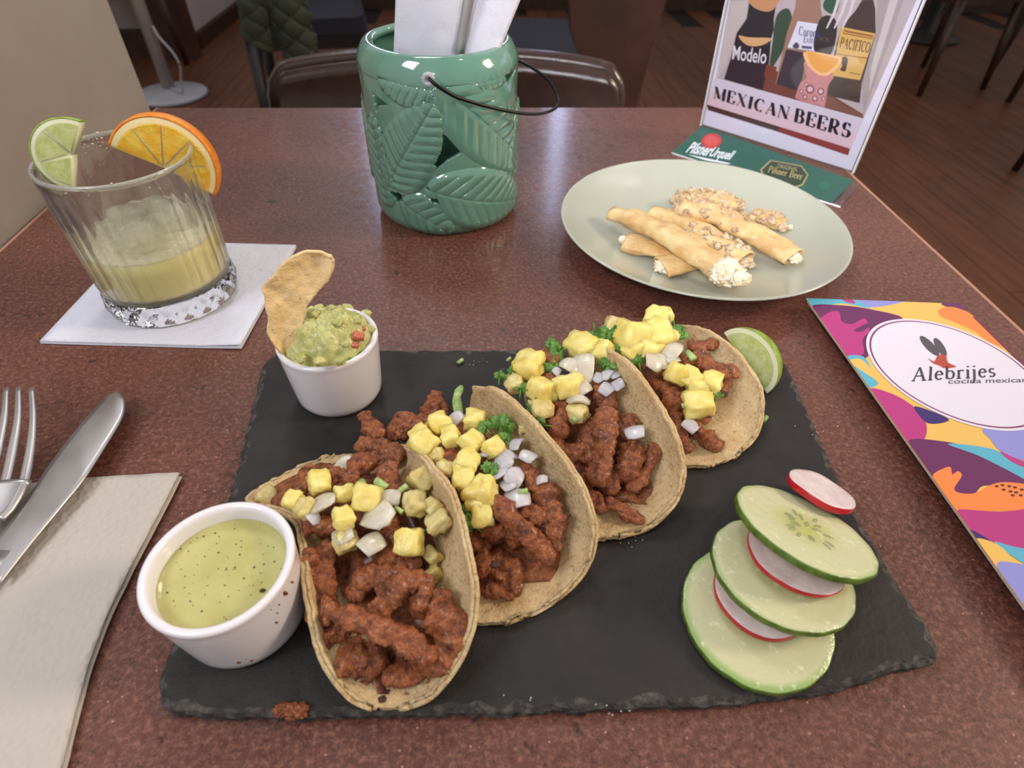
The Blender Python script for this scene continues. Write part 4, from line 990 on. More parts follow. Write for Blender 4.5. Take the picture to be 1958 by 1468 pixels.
leaf((9.5, 8.5), (6.8, 3.5), 1.6, 1.6, .28, 9); leaf((13.5, 3), (9.5, 5.5), 1.7, 1.7, .3, 9); leaf((14.5, 10), (11, 7), 1.6, 1.6, .28, 9)
leaf((-9.5, 9), (-8, 3), 1.6, 1.6, .28, 9); leaf((-14, 4), (-10.5, 6), 1.7, 1.7, .3, 9); leaf((-15, 10), (-11.5, 8), 1.5, 1.5, .25, 9); leaf((17, 6), (13.5, 8.5), 1.5, 1.5, .28, 9)
def relief(s, z):
    best = 0.0
    for tip, base, wl, wr, h, nv in leaves:
        ax = tip-base; L = ax.length; ux = ax/L; d = Vector((s, z))-base; u = d.dot(ux)/L; v = ux.x*d.y-ux.y*d.x
        if u < -.02 or u > 1.02: continue
        w = 1.28*(wl if v > 0 else wr)*(math.sin(math.pi*min(max(u, 0), 1)**.8)**.65)
        if w < .05 or abs(v) > w: continue
        e = 1-abs(v)/w; k = .62*h*min(1, e*6)**.6
        k += .042*math.cos((u*nv-abs(v)*.85)*2*math.pi)*min(1, e*4)*min(1, abs(v)/.25)
        k -= .09*math.exp(-(v/.10)**2)
        best = max(best, k)
    return best
holes = [[Z3(*q) for q in h] for h in ([(930, 650), (985, 680), (1030, 748), (960, 790), (905, 835), (893, 800), (925, 720)], [(698, 935), (775, 952), (762, 975), (738, 1003)], [(843, 940), (880, 955), (930, 982), (930, 1000), (880, 975)], [(608, 445), (645, 480), (690, 515), (640, 520), (632, 560)], [(1285, 330), (1250, 360), (1228, 372), (1250, 415), (1282, 350)])]
def inp(pt, poly):
    x, y = pt; c_ = False; n_ = len(poly)
    for i in range(n_):
        x1, y1 = poly[i]; x2, y2 = poly[(i+1) % n_]
        if (y1 > y) != (y2 > y) and x < (x2-x1)*(y-y1)/(y2-y1)+x1: c_ = not c_
    return c_
NI, NJ = 210, 440
zs = [0.0, .04, .12, .25, .45, .7]+grid(.95, 11.3, NI-16)+[11.5, 11.7, 11.9, 12.1, 12.25, 12.35, 12.43, 12.45, 12.43, 12.3]
NI = len(zs); G = []; HM = []
for i, z in enumerate(zs):
    row = []; hm = []
    top_ = max(0, (z-11.2)/1.25)
    r0 = BR*(1-.0*z)-.55*top_**1.6 - (0.9*(1-min(z, 1.0))**2.2)
    if i >= NI-3: r0 = BR-.62-.10*(i-(NI-3))
    for j in range(NJ):
        a = 2*math.pi*j/NJ-math.pi; s = a*BR
        k = relief(s, z)*(1 if z < 11 else max(0, 1-(z-11)/.6))*min(1, z/.5)-.14*(min(1, z/.6) if z < 11.2 else max(0, 1-(z-11.2)/.5))
        row.append(Vector((BX+(r0+k)*math.sin(a), BY-(r0+k)*math.cos(a), z+.01)))
        hm.append(any(inp((s, z), h) for h in holes) if abs(s) < 7 else False)
    G.append(row); HM.append(hm)
bk = thing('ceramic_bucket', 'shiny green ceramic utensil bucket moulded with leaves and holding napkins', 'bucket', (BX, BY, 0))
mk('pot_body', sheet(G, .42, mask=lambda i, j: not HM[i][j], wrap=True), MT['glaze'], bk)
mk('pot_base', lathe(BX, BY, [(.01, .05), (BR-.9, .05), (BR-.6, .4), (.01, .4)], 64), MT['glaze'], bk)
wp = [PY(820, 150, 42.0), PY(832, 161, 41.75), PY(850, 173, 41.8), PY(880, 188, 42.15), PY(950, 208, 43.4), PY(1010, 218, 44.9), PY(1048, 214, 46.4), PY(1068, 196, 48.4), PY(1052, 158, 50.4), PY(1015, 128, 52.0), PY(985, 114, 53.2), PY(950, 104, 54.0), PY(930, 110, 54.0)]
mk('wire_handle', tube(crv(wp, 8), .12, 8), MT['wire'], bk)
sg_, zz = onB(820, 150); a = sg_/BR
ear = Vector((BX+(BR+.05)*math.sin(a), BY-(BR+.05)*math.cos(a), zz)); en = Vector((math.sin(a), -math.cos(a), .1)).normalized()
tq = en.cross(Vector((0, 0, 1))).normalized(); uq = tq.cross(en)
mk('handle_ear', tube([ear+(tq*math.cos(t)+uq*math.sin(t))*.30+en*.22 for t in grid(0, 2*math.pi, 20)], .17, 8, cap=False), MT['paintwhite'], bk, label='pale eyelet where the wire handle enters')
# napkins and cutlery standing in the bucket
def standing(name, label, bl, br, tl, tr, Y0, tilt, layers, gap, fan=0, H=1.45):
    T = thing(name, label, 'napkin', (BX, BY, .45), group='folded napkins standing in the green bucket')
    for k in range(layers):
        dy = k*gap
        A, B = PY(bl[0]+k*fan, bl[1], Y0+dy), PY(br[0]+k*fan*.2, br[1], Y0+dy); C, D = PY(tl[0]+k*fan*.6, tl[1], Y0+dy+tilt), PY(tr[0]+k*fan*.1, tr[1], Y0+dy+tilt)
        G = []
        for i in range(31):
            t = -.62+(.62+1.0*H)*i/30; row = []
            for j in range(13):
                u = j/12; p = (A+(C-A)*t)*(1-u)+(B+(D-B)*t)*u
                ctr = (A+B)/2; 
                if t < 0: p.x = p.x+(BX-p.x)*min(1, -t*.35)
                p.y += -.25*math.sin(math.pi*u)+.08*noise.noise(p*.5+Vector((k, 0, 0)))+.03*noise.noise(p*1.7)
                if t > .95*H: p.z -= .0
                row.append(p)
            G.append(row)
        mk('paper_fold', sheet(G, .09), MT['napkin'], T)
    return T
standing('rolled_napkin', 'flat folded white napkin standing at the left in the green bucket', (753, 113), (868, 115), (757, 0), (886, 0), 45.6, .3, 4, .22, 1)
standing('rolled_napkin', 'fanned white napkin standing at the right in the green bucket', (866, 113), (952, 103), (914, 0), (994, 0), 45.4, .4, 5, .30, -7)
uk = thing('standing_knife', 'steel cutlery handle standing between the two napkins in the bucket', 'knife', (PY(876, 100, 46.8).x, 46.8, .45))
A, B = PY(877, 112, 44.9), PY(896, 0, 45.0); d_ = (B-A)
mk('handle', tube([A-d_*.9, A, B, B+d_*.35, B+d_*.42], [.24, .30, .36, .40, .2], 14, flatf=.4, up=Vector((0, 1, 0))), MT['steel'], uk)
# ================================================================== PLATE WITH ROLLED CREPES
PX_, PYY, PR, PH = 17.35, 41.2, 11.0, 2.05
pt_ = thing('dinner_plate', 'round pale sage green plate at the right back holding rolled crepes', 'plate', (PX_, PYY, 0))
mk('plate_body', lathe(PX_, PYY, [(.01, .18), (5.4, .18), (5.6, .02), (6.2, .02), (6.4, .25), (8.6, .85), (10.4, 1.6), (PR-.02, PH-.1), (PR, PH-.03), (PR-.07, PH+.02), (PR-.22, PH-.02), (10.2, 1.72), (8.6, 1.15), (7.0, .75), (5.5, .58), (3, .52), (.01, .5)], 128), MT['plate'], pt_)
def roll(label, pts, w, flatf, end0=None, end1=None, crumb=None, seed=0, mat=None):
    w = [x*1.42 for x in w]
    """pts: (px, py, h); w: radius cm list"""
    c = [P(*q) for q in pts]; T = thing('rolled_crepe', label, 'crepe', (c[0].x, c[0].y, .6), group='rolled crepes on the plate')
    cc_ = crv(c, 10); n_ = len(cc_); rr = [w[0]+(w[-1]-w[0])*i/(n_-1) if len(w) == 2 else w[int(i/(n_-1)*(len(w)-1)+.5)] for i in range(n_)]
    # rolled shell: spiral cross-section, open ends
    G = []; NS = 44
    for i in range(n_):
        t = (cc_[min(i+1, n_-1)]-cc_[max(i-1, 0)]).normalized(); s = t.cross(Vector((0, 0, 1))).normalized(); u = s.cross(t); row = []
        for j in range(NS):
            a = 2*math.pi*1.35*j/(NS-1)-1.2; k = 1-.22*(j/(NS-1)); k *= 1+.26*noise.noise(cc_[i]*.9+Vector((math.cos(a), math.sin(a), seed)))
            e = 1+.12*noise.noise(Vector((a, seed, 1)))*(1 if i in (0, n_-1) else 0)
            p = cc_[i]+s*(rr[i]*k*math.cos(a))+u*(rr[i]*k*flatf*math.sin(a)); p.z = max(p.z, .66)
            row.append(p)
        G.append(row)
    mk('crepe_wrap', sheet(G, .09), mat or MT['crepe'], T)
    def fill(idx, d, big):
        parts = []; c0 = cc_[idx]
        for k in range(5):
            o_ = Vector((random.uniform(-1, 1), random.uniform(-1, 1), random.uniform(-.4, .5)))*rr[idx]*.45*big
            z = rr[idx]*(.55 if k == 0 else random.uniform(.25, .4))*big
            parts.append(blob(c0+d*random.uniform(-.5, .35)*big+o_*(0 if k == 0 else 1), (z, z*.9, z*.75), 4, .45, 1.5, k+seed*3))
        return J(*parts)
    if end0: mk('filling', fill(0, (cc_[0]-cc_[1]).normalized(), end0[1]), MT[end0[0]], T, kind='stuff')
    if end1: mk('filling', fill(-1, (cc_[-1]-cc_[-2]).normalized(), end1[1]), MT[end1[0]], T, kind='stuff')
    if crumb:
        parts = []
        for k in range(crumb[1]):
            i = random.randrange(int(n_*crumb[2]), int(n_*crumb[3])); a = random.uniform(.3, 2.8); o_ = Vector((math.cos(a)*rr[i]*1.05, random.uniform(-.3, .3), abs(math.sin(a))*rr[i]*flatf))
            t = (cc_[min(i+1, n_-1)]-cc_[max(i-1, 0)]).normalized(); s = t.cross(Vector((0, 0, 1))).normalized()
            z = random.uniform(.12, .34); parts.append(blob(cc_[i]+s*o_.x+t*o_.y+Vector((0, 0, o_.z-.05)), (z, z*.8, z*.5), 3, .8, 1.7, k, rmat(tilt=.5)))
        mk('crumbs', J(*parts), MT[crumb[0]], T, kind='stuff')
    return T
roll('flattened crepe roll lying lowest at the left, under the long front roll', [(1196, 462, 1.1), (1240, 472, 1.15), (1285, 476, 1.2)], [.85, .75], .42, ('cream', .8), seed=1)
roll('open ended crepe roll at the front centre showing creamy filling', [(1262, 512, 1.15), (1300, 502, 1.3), (1352, 486, 1.4)], [.9, .8], .45, ('cream', .9), seed=2)
roll('crepe roll with a browned orange patch, lying just behind the long front roll', [(1245, 408, 1.3), (1310, 425, 1.5), (1375, 466, 1.5), (1424, 500, 1.3)], [.7, .8], .6, None, ('crumble', .8), ('crumble', 40, .45, .95), seed=3)
roll('long golden crepe roll at the front with white filling spilling from its near end', [(1172, 406, 1.8), (1235, 428, 2.0), (1300, 462, 2.2), (1362, 502, 2.2), (1402, 530, 2.15)], [.62, .78, .86, .84, .8], .62, ('cream', .6), ('cream', 1.8), seed=4)
roll('crumb covered crepe roll at the back of the plate', [(1298, 382, 1.5), (1350, 378, 1.6), (1412, 396, 1.5)], [.8, .75], .5, ('crumble', 1.0), ('crumble', .9), ('crumble', 60, .0, 1.0), seed=5)
roll('long golden crepe roll pointing to the right edge of the plate', [(1300, 398, 2.0), (1370, 412, 2.1), (1430, 440, 2.0), (1480, 466, 1.8), (1518, 492, 1.6)], [.85, .92, .88, .8, .72], .58, ('crumble', .8), ('cream', .8), ('crumble', 30, .0, .5), seed=6)
roll('short crumbly crepe roll end at the right back of the heap', [(1438, 412, 1.2), (1470, 420, 1.25), (1498, 430, 1.1)], [.6, .6], .6, ('crumble', .8), ('cream', .8), ('crumble', 40, .1, 1.0), seed=7)
# ================================================================== ACRYLIC TABLE SIGN
SA, SB = Vector((24.15, 63.25, 1.0)), Vector((34.8, 51.5, 1.0)); SE = (SB-SA).normalized()
SN_ = Vector((.741, .671, 0)); tt_ = math.radians(-3.5)
SU = Vector((SN_.x*math.sin(tt_), SN_.y*math.sin(tt_), math.cos(tt_))); SN = SE.cross(SU).normalized()
if SN.y > 0: SN = -SN                     # faces the camera
SW = (SB-SA).length; SHH = 21.5
sign = thing('menu_stand', 'clear acrylic table stand holding a beer advertisement behind the plate', 'sign', (29, 57, 0))
def onS(px, py, off=0.0):
    p = PPL(px, py, SA, SN); return p+SN*off
def rect(o, e, u, n_, w0, w1, v0, v1, z0, z1): return slab_on([o+e*w0+u*v0+n_*z0, o+e*w1+u*v0+n_*z0, o+e*w1+u*v1+n_*z0, o+e*w0+u*v1+n_*z0], n_, z1-z0)
mk('acrylic_front', rect(SA, SE, SU, SN, -.15, SW+.15, 0, SHH, .10, .22), MT['acrylic'], sign, False)
mk('acrylic_back', rect(SA, SE, SU, SN, -.15, SW+.15, 0, SHH, -.22, -.12), MT['acrylic'], sign, False)
edgem = flat('polished_acrylic_edge', (206, 204, 208), .15)
mk('acrylic_edge', rect(SA, SE, SU, SN, -.25, -.15, 0, SHH, -.22, .22), edgem, sign, False); mk('acrylic_edge', rect(SA, SE, SU, SN, SW+.15, SW+.27, 0, SHH, -.22, .22), edgem, sign, False)
ps = mk('poster', rect(SA, SE, SU, SN, 0, SW, .15, SHH-.3, -.06, .0), ink((216, 212, 226)), sign, False, label='white printed poster with beer bottles')
Z7 = lambda x, y: (1270+x/3.670, y/3.670)
LAY = [0.002]
def pr(name, pts, col, smooth=0, lift=None, parent=None):
    if smooth:
        q = pts+[pts[0]]; V = [Vector((x, y, 0)) for x, y in pts]; m_ = len(V); out = []
        for i in range(m_):
            a, b, c, d = V[i-1], V[i], V[(i+1) % m_], V[(i+2) % m_]
            for s in range(5):
                t = s/5; out.append(.5*((2*b)+(c-a)*t+(2*a-5*b+4*c-d)*t*t+(3*b-a-3*c+d)*t**3))
        pts = [(p.x, p.y) for p in out]
    LAY[0] += .0012; o_ = LAY[0] if lift is None else lift
    V = [onS(*Z7(x, y), o_) for x, y in pts]
    return mk(name, (V, [tuple(range(len(V)))]), ink(col), sign if parent is None else parent, False)
pr('printed_photo', [(365, 547), (1398, 832), (1790, -40), (1900, -400), (540, -700), (470, -40)], (176, 164, 166))
pr('printed_wood', [(690, 470), (1000, 560), (1395, 800), (1398, 832), (640, 622)], (112, 66, 56))
pr('printed_foliage', [(790, 110), (870, 60), (900, 160), (860, 300), (770, 460), (740, 460), (760, 300)], (58, 74, 58), 1)
pr('printed_foliage', [(1130, 0), (1230, -60), (1220, 70), (1180, 100), (1120, 60)], (52, 82, 66), 1)
pr('printed_curtain', [(1500, -60), (1700, -60), (1560, 360), (1400, 800), (1385, 560), (1480, 240)], (158, 148, 148))
pr('printed_curtain', [(1600, -60), (1660, -60), (1540, 320), (1440, 640), (1450, 480)], (190, 182, 180))
pr('printed_curtain', [(470, 10), (590, 0), (570, 130), (500, 240), (440, 440), (380, 545), (366, 545)], (188, 176, 172))
# first bottle
pr('printed_bottle', [(600, -300), (760, -300), (790, 0), (770, 130), (770, 210), (750, 270), (735, 450), (690, 632), (420, 556), (470, 400), (510, 230), (580, 130), (600, 0)], (48, 38, 46))
pr('printed_foil', [(590, -40), (810, -40), (780, 50), (720, 82), (620, 45)], (190, 138, 100), 1)
pr('printed_emblem', [(523, 250), (600, 262), (748, 268), (715, 305), (640, 325), (570, 310)], (206, 160, 112), 1)
# second bottle
pr('printed_bottle', [(960, -300), (1080, -300), (1100, 60), (1115, 150), (1080, 360), (960, 640), (780, 592), (860, 240), (920, 50)], (150, 112, 98))
pr('printed_label', [(938, 148), (1108, 172), (1066, 362), (866, 334)], (206, 204, 218))
pr('printed_bottle', [(858, 345), (1000, 372), (955, 640), (786, 592)], (62, 52, 62))
pr('printed_foliage', [(720, 452), (792, 470), (770, 560), (700, 540)], (120, 62, 52))
# third bottle
pr('printed_bottle', [(1085, 150), (1160, 108), (1215, 180), (1170, 380), (1052, 350)], (52, 44, 46), 1)
# fourth bottle
pr('printed_bottle', [(1400, -300), (1470, -300), (1468, 0), (1482, 60), (1484, 240), (1388, 580), (1372, 722), (1130, 665), (1190, 400), (1240, 190), (1340, 80), (1390, 0)], (66, 52, 50))
pr('printed_label', [(1240, 188), (1484, 235), (1375, 562), (1178, 530), (1205, 385)], (202, 164, 92))
pr('printed_stripe', [(1262, 208), (1470, 248), (1466, 262), (1258, 222)], (150, 92, 58)); pr('printed_stripe', [(1255, 228), (1466, 268), (1463, 276), (1252, 236)], (150, 92, 58))
pr('printed_emblem', [(1240, 420), (1270, 395), (1290, 420), (1280, 470), (1270, 500), (1235, 490), (1250, 460)], (66, 44, 40), 1)
pr('printed_stripe', [(1215, 375), (1430, 405), (1426, 412), (1213, 382)], (140, 96, 52)); pr('printed_stripe', [(1300, 505), (1380, 520), (1378, 527), (1298, 512)], (140, 96, 52))
for x0 in (1236, 1290, 1345): pr('printed_straw', [(x0, -80), (x0+22, -80), (x0-30, 90), (x0-90, 200), (x0-100, 196), (x0-48, 80)], (204, 192, 196))
# mug and orange
pr('printed_mug', [(990, 430), (1180, 520), (1170, 570), (1150, 610), (1130, 735), (1100, 748), (935, 695), (930, 650), (960, 575), (1000, 545)], (188, 128, 128), 1)
for (x, y, r) in ((1025, 625, 30), (1100, 640, 24), (990, 680, 18), (1060, 690, 20), (965, 640, 14), (1120, 690, 14), (1000, 590, 14)):
    pr('printed_pattern', [(x+r*math.cos(t), y+r*1.1*math.sin(t)) for t in grid(0, 5.9, 12)], (124, 62, 72)); pr('printed_pattern', [(x+r*.62*math.cos(t), y+r*.68*math.sin(t)) for t in grid(0, 5.9, 12)], (206, 176, 184))
pr('printed_orange', [(985, 362), (1110, 372), (1245, 408), (1215, 475), (1150, 528), (1080, 520), (1020, 470), (990, 420)], (228, 178, 126), 1)
pr('printed_orange', [(1010, 368), (1110, 384), (1222, 415), (1190, 470), (1135, 508), (1080, 498), (1035, 455)], (216, 152, 66), 1)
pr('printed_banner', [(357, 545), (1402, 834), (1310, 1040), (302, 732)], (204, 194, 206))
pr('printed_banner', [(330, 640), (1360, 930), (1310, 1040), (302, 732)], (212, 186, 192))
pr('printed_bar', [(300, 732), (310, 770), (800, 922), (812, 888)], (74, 46, 46)); pr('printed_bar', [(812, 888), (800, 922), (1292, 1088), (1306, 1042)], (136, 52, 52))
LAY[0] += .003
def on_line(vf, p0, p1, q1_, par, col, fn, name='lettering', width=None):
    """place 2-D glyph mesh: x from p0 to p1 (baseline), y towards q1_ (cap height direction)"""
    V, Fc = vf; xs = [a for a, b in V]; x0, x1 = min(xs), max(xs)
    A, B, C = fn(*p0), fn(*p1), fn(*q1_); ex = (B-A)/(x1-x0); ey = (C-A)
    return mk(name, ([A+ex*(a-x0)+ey*b for a, b in V], Fc), ink(col), par, False)
fS = lambda x, y: onS(*Z7(x, y), LAY[0])
for word, p0, p1, q_ in (('MEXICAN', (345, 686), (870, 838), (358, 606)), ('BEERS', (912, 850), (1306, 968), (928, 758))):
    V, Fc, w = letters(word, .27, .06, .12); on_line((V, Fc), p0, p1, q_, sign, (38, 30, 40), fS)
V, Fc = text2d('Modelo', 1, bold=.012); on_line((V, Fc), (478, 414), (714, 446), (490, 314), sign, (214, 208, 214), fS)
V, Fc, w = letters('Corona', .16, .06, .05) if 'C' in G_ else None; on_line((V, Fc), (945, 244), (1090, 262), (950, 184), sign, (70, 62, 110), fS)
V, Fc, w = letters('Extra', .16, .06, .05); on_line((V, Fc), (978, 296), (1062, 304), (984, 248), sign, (70, 62, 110), fS)
pr('printed_emblem', [(905, 318), (930, 296), (950, 318), (940, 338), (912, 336)], (76, 66, 86), 1, LAY[0]); pr('printed_emblem', [(968, 318), (1040, 326), (1036, 344), (966, 336)], (90, 82, 112), 0, LAY[0])
V, Fc, w = letters('PACIFICO', .17, .07, .04); on_line((V, Fc), (1232, 330), (1440, 368), (1246, 262), sign, (92, 56, 44), fS)
V, Fc = text2d('XX', 1); on_line((V, Fc), (1085, 285), (1165, 296), (1088, 250), sign, (96, 84, 80), fS)
# lower flap
FA, FB = P(1285, 291, .12), P(1590, 389, .12); FN = (FB-FA).cross(SA-FA).normalized()
if FN.z < 0: FN = -FN
def onF(px, py, off=0.0): return PPL(px, py, SA, FN)+FN*off
flp = [onF(1285, 291), onF(1590, 389), onF(1632, 345), onF(1343, 240)]; SB2 = flp[2]
mk('base_flap', slab_on([FA+(FA-FB)*.008-FN*.16, FB+(FB-FA)*.05-FN*.16, SB2+(SB2-SA)*.035-FN*.16, SA-FN*.16], FN, .12), MT['acrylic'], sign, False)
mk('flap_edge', tube([FA-FN*.08, FB-FN*.08+(FB-FA)*.05], .09, 6), edgem, sign, False)
mk('flap_card', slab_on([p-FN*.02 for p in flp], FN, .03), ink((34, 88, 72)), sign, False, label='dark green printed card on the low front flap')
fF = lambda x, y: onF(*Z7(x, y), .03)
def prF(name, pts, col, off=.02):
    V = [onF(*Z7(x, y), off) for x, y in pts]; return mk(name, (V, [tuple(range(len(V)))]), ink(col), sign, False)
prF('printed_seal', [(332+72*math.cos(t), 990+54*math.sin(t)-6*math.cos(t)) for t in grid(0, 6.1, 28)], (178, 52, 52)); prF('printed_seal', [(332+52*math.cos(t), 990+38*math.sin(t)) for t in grid(0, 6.1, 24)], (196, 76, 70), .025)
V, Fc = text2d('Pilsner', 1, .3, .025); on_line((V, Fc), (150, 1068), (318, 1096), (196, 994), sign, (220, 224, 230), fF)
V, Fc = text2d('Urquell', 1, .3, .025); on_line((V, Fc), (312, 1094), (470, 1124), (352, 1032), sign, (220, 224, 230), fF)
prF('printed_underline', [(140, 1078), (160, 1084), (300, 1112), (470, 1148), (440, 1152), (290, 1126)], (220, 224, 230))
prF('printed_badge', [(745, 1122), (965, 1162), (1014, 1228), (975, 1300), (900, 1330), (700, 1270), (672, 1190)], (150, 140, 92)); prF('printed_badge', [(752, 1132), (958, 1170), (1000, 1230), (965, 1292), (895, 1316), (712, 1260), (688, 1194)], (40, 62, 44), .024)
V, Fc = text2d('ORIGINAL', 1); on_line((V, Fc), (790, 1178), (935, 1204), (798, 1150), sign, (170, 158, 104), fF)
V, Fc, w = letters('Pilsner Beer', .17, .07, .04); on_line((V, Fc), (725, 1208), (965, 1262), (742, 1166), sign, (180, 166, 108), fF)
prF('printed_scroll', [(1080, 1290), (1130, 1270), (1170, 1290), (1150, 1330), (1100, 1330)], (40, 100, 80))
# ================================================================== PRINTED MENU BOOKLET
MH0 = Vector((22.3, 32.0, .95)); MNv = Vector((.65/11.1, 0, 1)).normalized()
def onM(px, py, off=0.0): return PPL(px, py, MH0, MNv)+MNv*off
cA = onM(1541, 570); cB = onM(1815, 563)
MX0, MX1, MY1 = cA.x, 33.45, cA.y; MY0 = MY1-25
def mp(x, y, off=0.0): return Vector((x, y, MH0.z-(x-MH0.x)*.65/11.1+off))
bt = thing('menu_booklet', 'glossy menu booklet with colourful wavy shapes at the right table edge', 'menu', (28, 20, 0))
out_ = [mp(MX0, MY0), mp(MX1, MY0), mp(MX1, MY1-1.6), mp(MX1-.25, MY1-.7), mp(MX1-.9, MY1-.05), mp(MX0, MY1)]
cov = Mat('glossy_cover'); cov.color((228, 184, 96)).rough(.22); 
mk('cover', slab_on([p-MNv*.05 for p in out_], MNv, .05), cov.m, bt, False)
for k in (1, 2): mk('page', slab_on([p+Vector((.05*k, -.06*k, -.12*k)) for p in out_], Vector((0, 0, 1)), .04), MT['napkin'], bt, False)
mk('back_cover', slab_on([Vector((min(p.x+.9, MX1), p.y, .05)) for p in out_], Vector((0, 0, 1)), .05), ink((120, 50, 96)), bt, False)
mk('spine', slab_on([Vector((MX1-.1, MY0, .05)), Vector((MX1, MY0, .05)), Vector((MX1, MY1-1.6, .05)), Vector((MX1-.1, MY1-1.6, .05))], Vector((0, 0, 1)), .3), ink((120, 50, 96)), bt, False)
Z6 = lambda x, y: (1500+x/2.2947, 540+y/2.2947)
ML = [.001]
gm = {}
def gink(c):
    if c not in gm: gm[c] = flat('cover_ink_%d_%d_%d' % c, c, .22)
    return gm[c]
def prM(name, pts, col, smooth=1):
    if smooth:
        V = [Vector((x, y, 0)) for x, y in pts]; m_ = len(V); o2 = []
        for i in range(m_):
            a, b, c, d = V[i-1], V[i], V[(i+1) % m_], V[(i+2) % m_]
            for s in range(5):
                t = s/5; o2.append(.5*((2*b)+(c-a)*t+(2*a-5*b+4*c-d)*t*t+(3*b-a-3*c+d)*t**3))
        pts = [(p.x, p.y) for p in o2]
    ML[0] += .0008; V = []
    for x, y in pts:
        p = onM(*Z6(x, y)); V.append(mp(min(max(p.x, MX0+.01), MX1-.01), min(max(p.y, MY0+.01), MY1-.01), ML[0]))
    return mk(name, (V, [tuple(range(len(V)))]), gink(col), bt, False)
TE, PU, MG, LI, OR, YE, NA = (92, 172, 196), (104, 44, 92), (180, 58, 126), (142, 142, 208), (238, 134, 70), (230, 184, 94), (62, 46, 108)
for col, pts in ((TE, [(85, 60), (200, 50), (300, 55), (380, 112), (250, 92), (120, 108)]), (LI, [(290, 45), (570, 45), (530, 82), (400, 108), (350, 95)]), (MG, [(240, 55), (280, 62), (312, 92), (262, 82)]),
    (OR, [(565, 45), (665, 45), (625, 76), (590, 72)]), (TE, [(640, 45), (770, 50), (850, 130), (700, 92), (635, 80)]), (PU, [(720, 75), (790, 84), (850, 120), (780, 122), (690, 98)]),
    (PU, [(110, 108), (250, 100), (400, 122), (520, 160), (420, 230), (360, 330), (270, 330), (180, 220)]), (MG, [(155, 168), (195, 132), (238, 128), (252, 172), (300, 182), (352, 158), (372, 212), (342, 250), (345, 312), (262, 322), (190, 230)]), (PU, [(305, 210), (360, 180), (378, 188), (340, 215)]),
    (OR, [(675, 122), (740, 108), (850, 150), (950, 200), (1010, 262), (1012, 300), (900, 262), (830, 212), (740, 172), (690, 152)]), (TE, [(1010, 270), (1150, 330), (1300, 480), (1150, 420)]), (PU, [(1000, 255), (1100, 290), (1200, 380), (1080, 330)]),
    (TE, [(262, 328), (345, 325), (392, 400), (412, 440), (372, 478), (300, 380)]), (YE, [(285, 346), (340, 340), (430, 430), (590, 552), (470, 522), (365, 475), (412, 442), (330, 382)]),
    (MG, [(372, 480), (470, 488), (572, 550), (622, 622), (612, 690), (560, 705), (535, 705)]), (NA, [(568, 552), (602, 550), (722, 602), (630, 618)]), (LI, [(875, 640), (1051, 618), (1300, 640), (1300, 820), (1051, 782), (950, 742), (905, 690)]),
    (PU, [(535, 700), (700, 698), (850, 738), (1000, 820), (1200, 940), (900, 890), (830, 926), (735, 922), (640, 852)]), (TE, [(715, 708), (900, 728), (1000, 775), (1250, 880), (1200, 940), (1000, 835), (850, 760)]), (MG, [(945, 742), (1051, 786), (1250, 840), (1200, 860), (1020, 800)]),
    (OR, [(648, 852), (700, 815), (728, 812), (736, 842), (760, 828), (777, 850), (745, 912), (830, 926), (930, 880), (1051, 884), (1250, 920), (1200, 990), (950, 1002), (820, 1002), (735, 992), (690, 930)]),
    (MG, [(745, 1000), (950, 1006), (1150, 985), (1400, 1000), (1400, 1200), (1051, 1175), (900, 1142), (810, 1090)]), (NA, [(795, 1080), (850, 1100), (905, 1138), (840, 1132)]), (TE, [(920, 1140), (1051, 1168), (1400, 1200), (1300, 1300), (1100, 1260)]),
    (YE, [(835, 1128), (930, 1148), (1010, 1220), (1040, 1250), (1020, 1252), (925, 1245)]), (LI, [(925, 1255), (1051, 1238), (1300, 1300), (1300, 1600), (1100, 1560)])):
    prM('printed_shape', pts, col)
for x, y in ((930, 895), (955, 890), (985, 895), (1010, 900), (960, 910), (990, 918), (1015, 922), (1000, 935), (1035, 935), (1040, 910)):
    prM('printed_dot', [(x-10, y-4), (x+6, y-5), (x+10, y+3), (x-4, y+5)], (90, 50, 50), 0)
def ringM(r0, r1, col):
    cx, cy = 28.42, 24.75; ML[0] += .0008; V = []; n_ = 96
    for i in range(n_):
        a = 2*math.pi*i/n_
        for rr in (r0, r1): V.append(mp(cx+rr*math.cos(a), cy+rr*math.sin(a), ML[0]))
    mk('printed_ring', (V, [(2*i, 2*i+1, 2*((i+1) % n_)+1, 2*((i+1) % n_)) for i in range(n_)]), gink(col), bt, False)
cx, cy = 28.42, 24.75; ML[0] += .001
mk('logo_disc', ([mp(cx+4.98*math.cos(t), cy+4.98*math.sin(t), ML[0]) for t in [2*math.pi*i/96 for i in range(96)]], [tuple(range(96))]), gink((222, 216, 230)), bt, False, label='large white circle carrying the restaurant logo')
ringM(4.68, 4.80, (130, 74, 104))
ML[0] += .008; fM = lambda x, y: (lambda p: mp(p.x, p.y, ML[0]))(onM(*Z6(x, y)))
def elp(x0, y0, x1, y1, w, n_=16):
    d = Vector((x1-x0, y1-y0)); L = d.length; d /= L; c = Vector(((x0+x1)/2, (y0+y1)/2)); return [(c.x+d.x*L/2*math.cos(t)-d.y*w*math.sin(t), c.y+d.y*L/2*math.cos(t)+d.x*w*math.sin(t)) for t in [2*math.pi*i/n_ for i in range(n_)]]
prM('logo_ear', elp(594, 238, 676, 322, 18), (84, 82, 88)); prM('logo_ear', elp(656, 246, 708, 326, 17), (84, 82, 88))
prM('logo_head', [(628, 334), (655, 348), (672, 322), (706, 322), (716, 352), (752, 372), (700, 378), (682, 368), (650, 356)], (176, 74, 62))
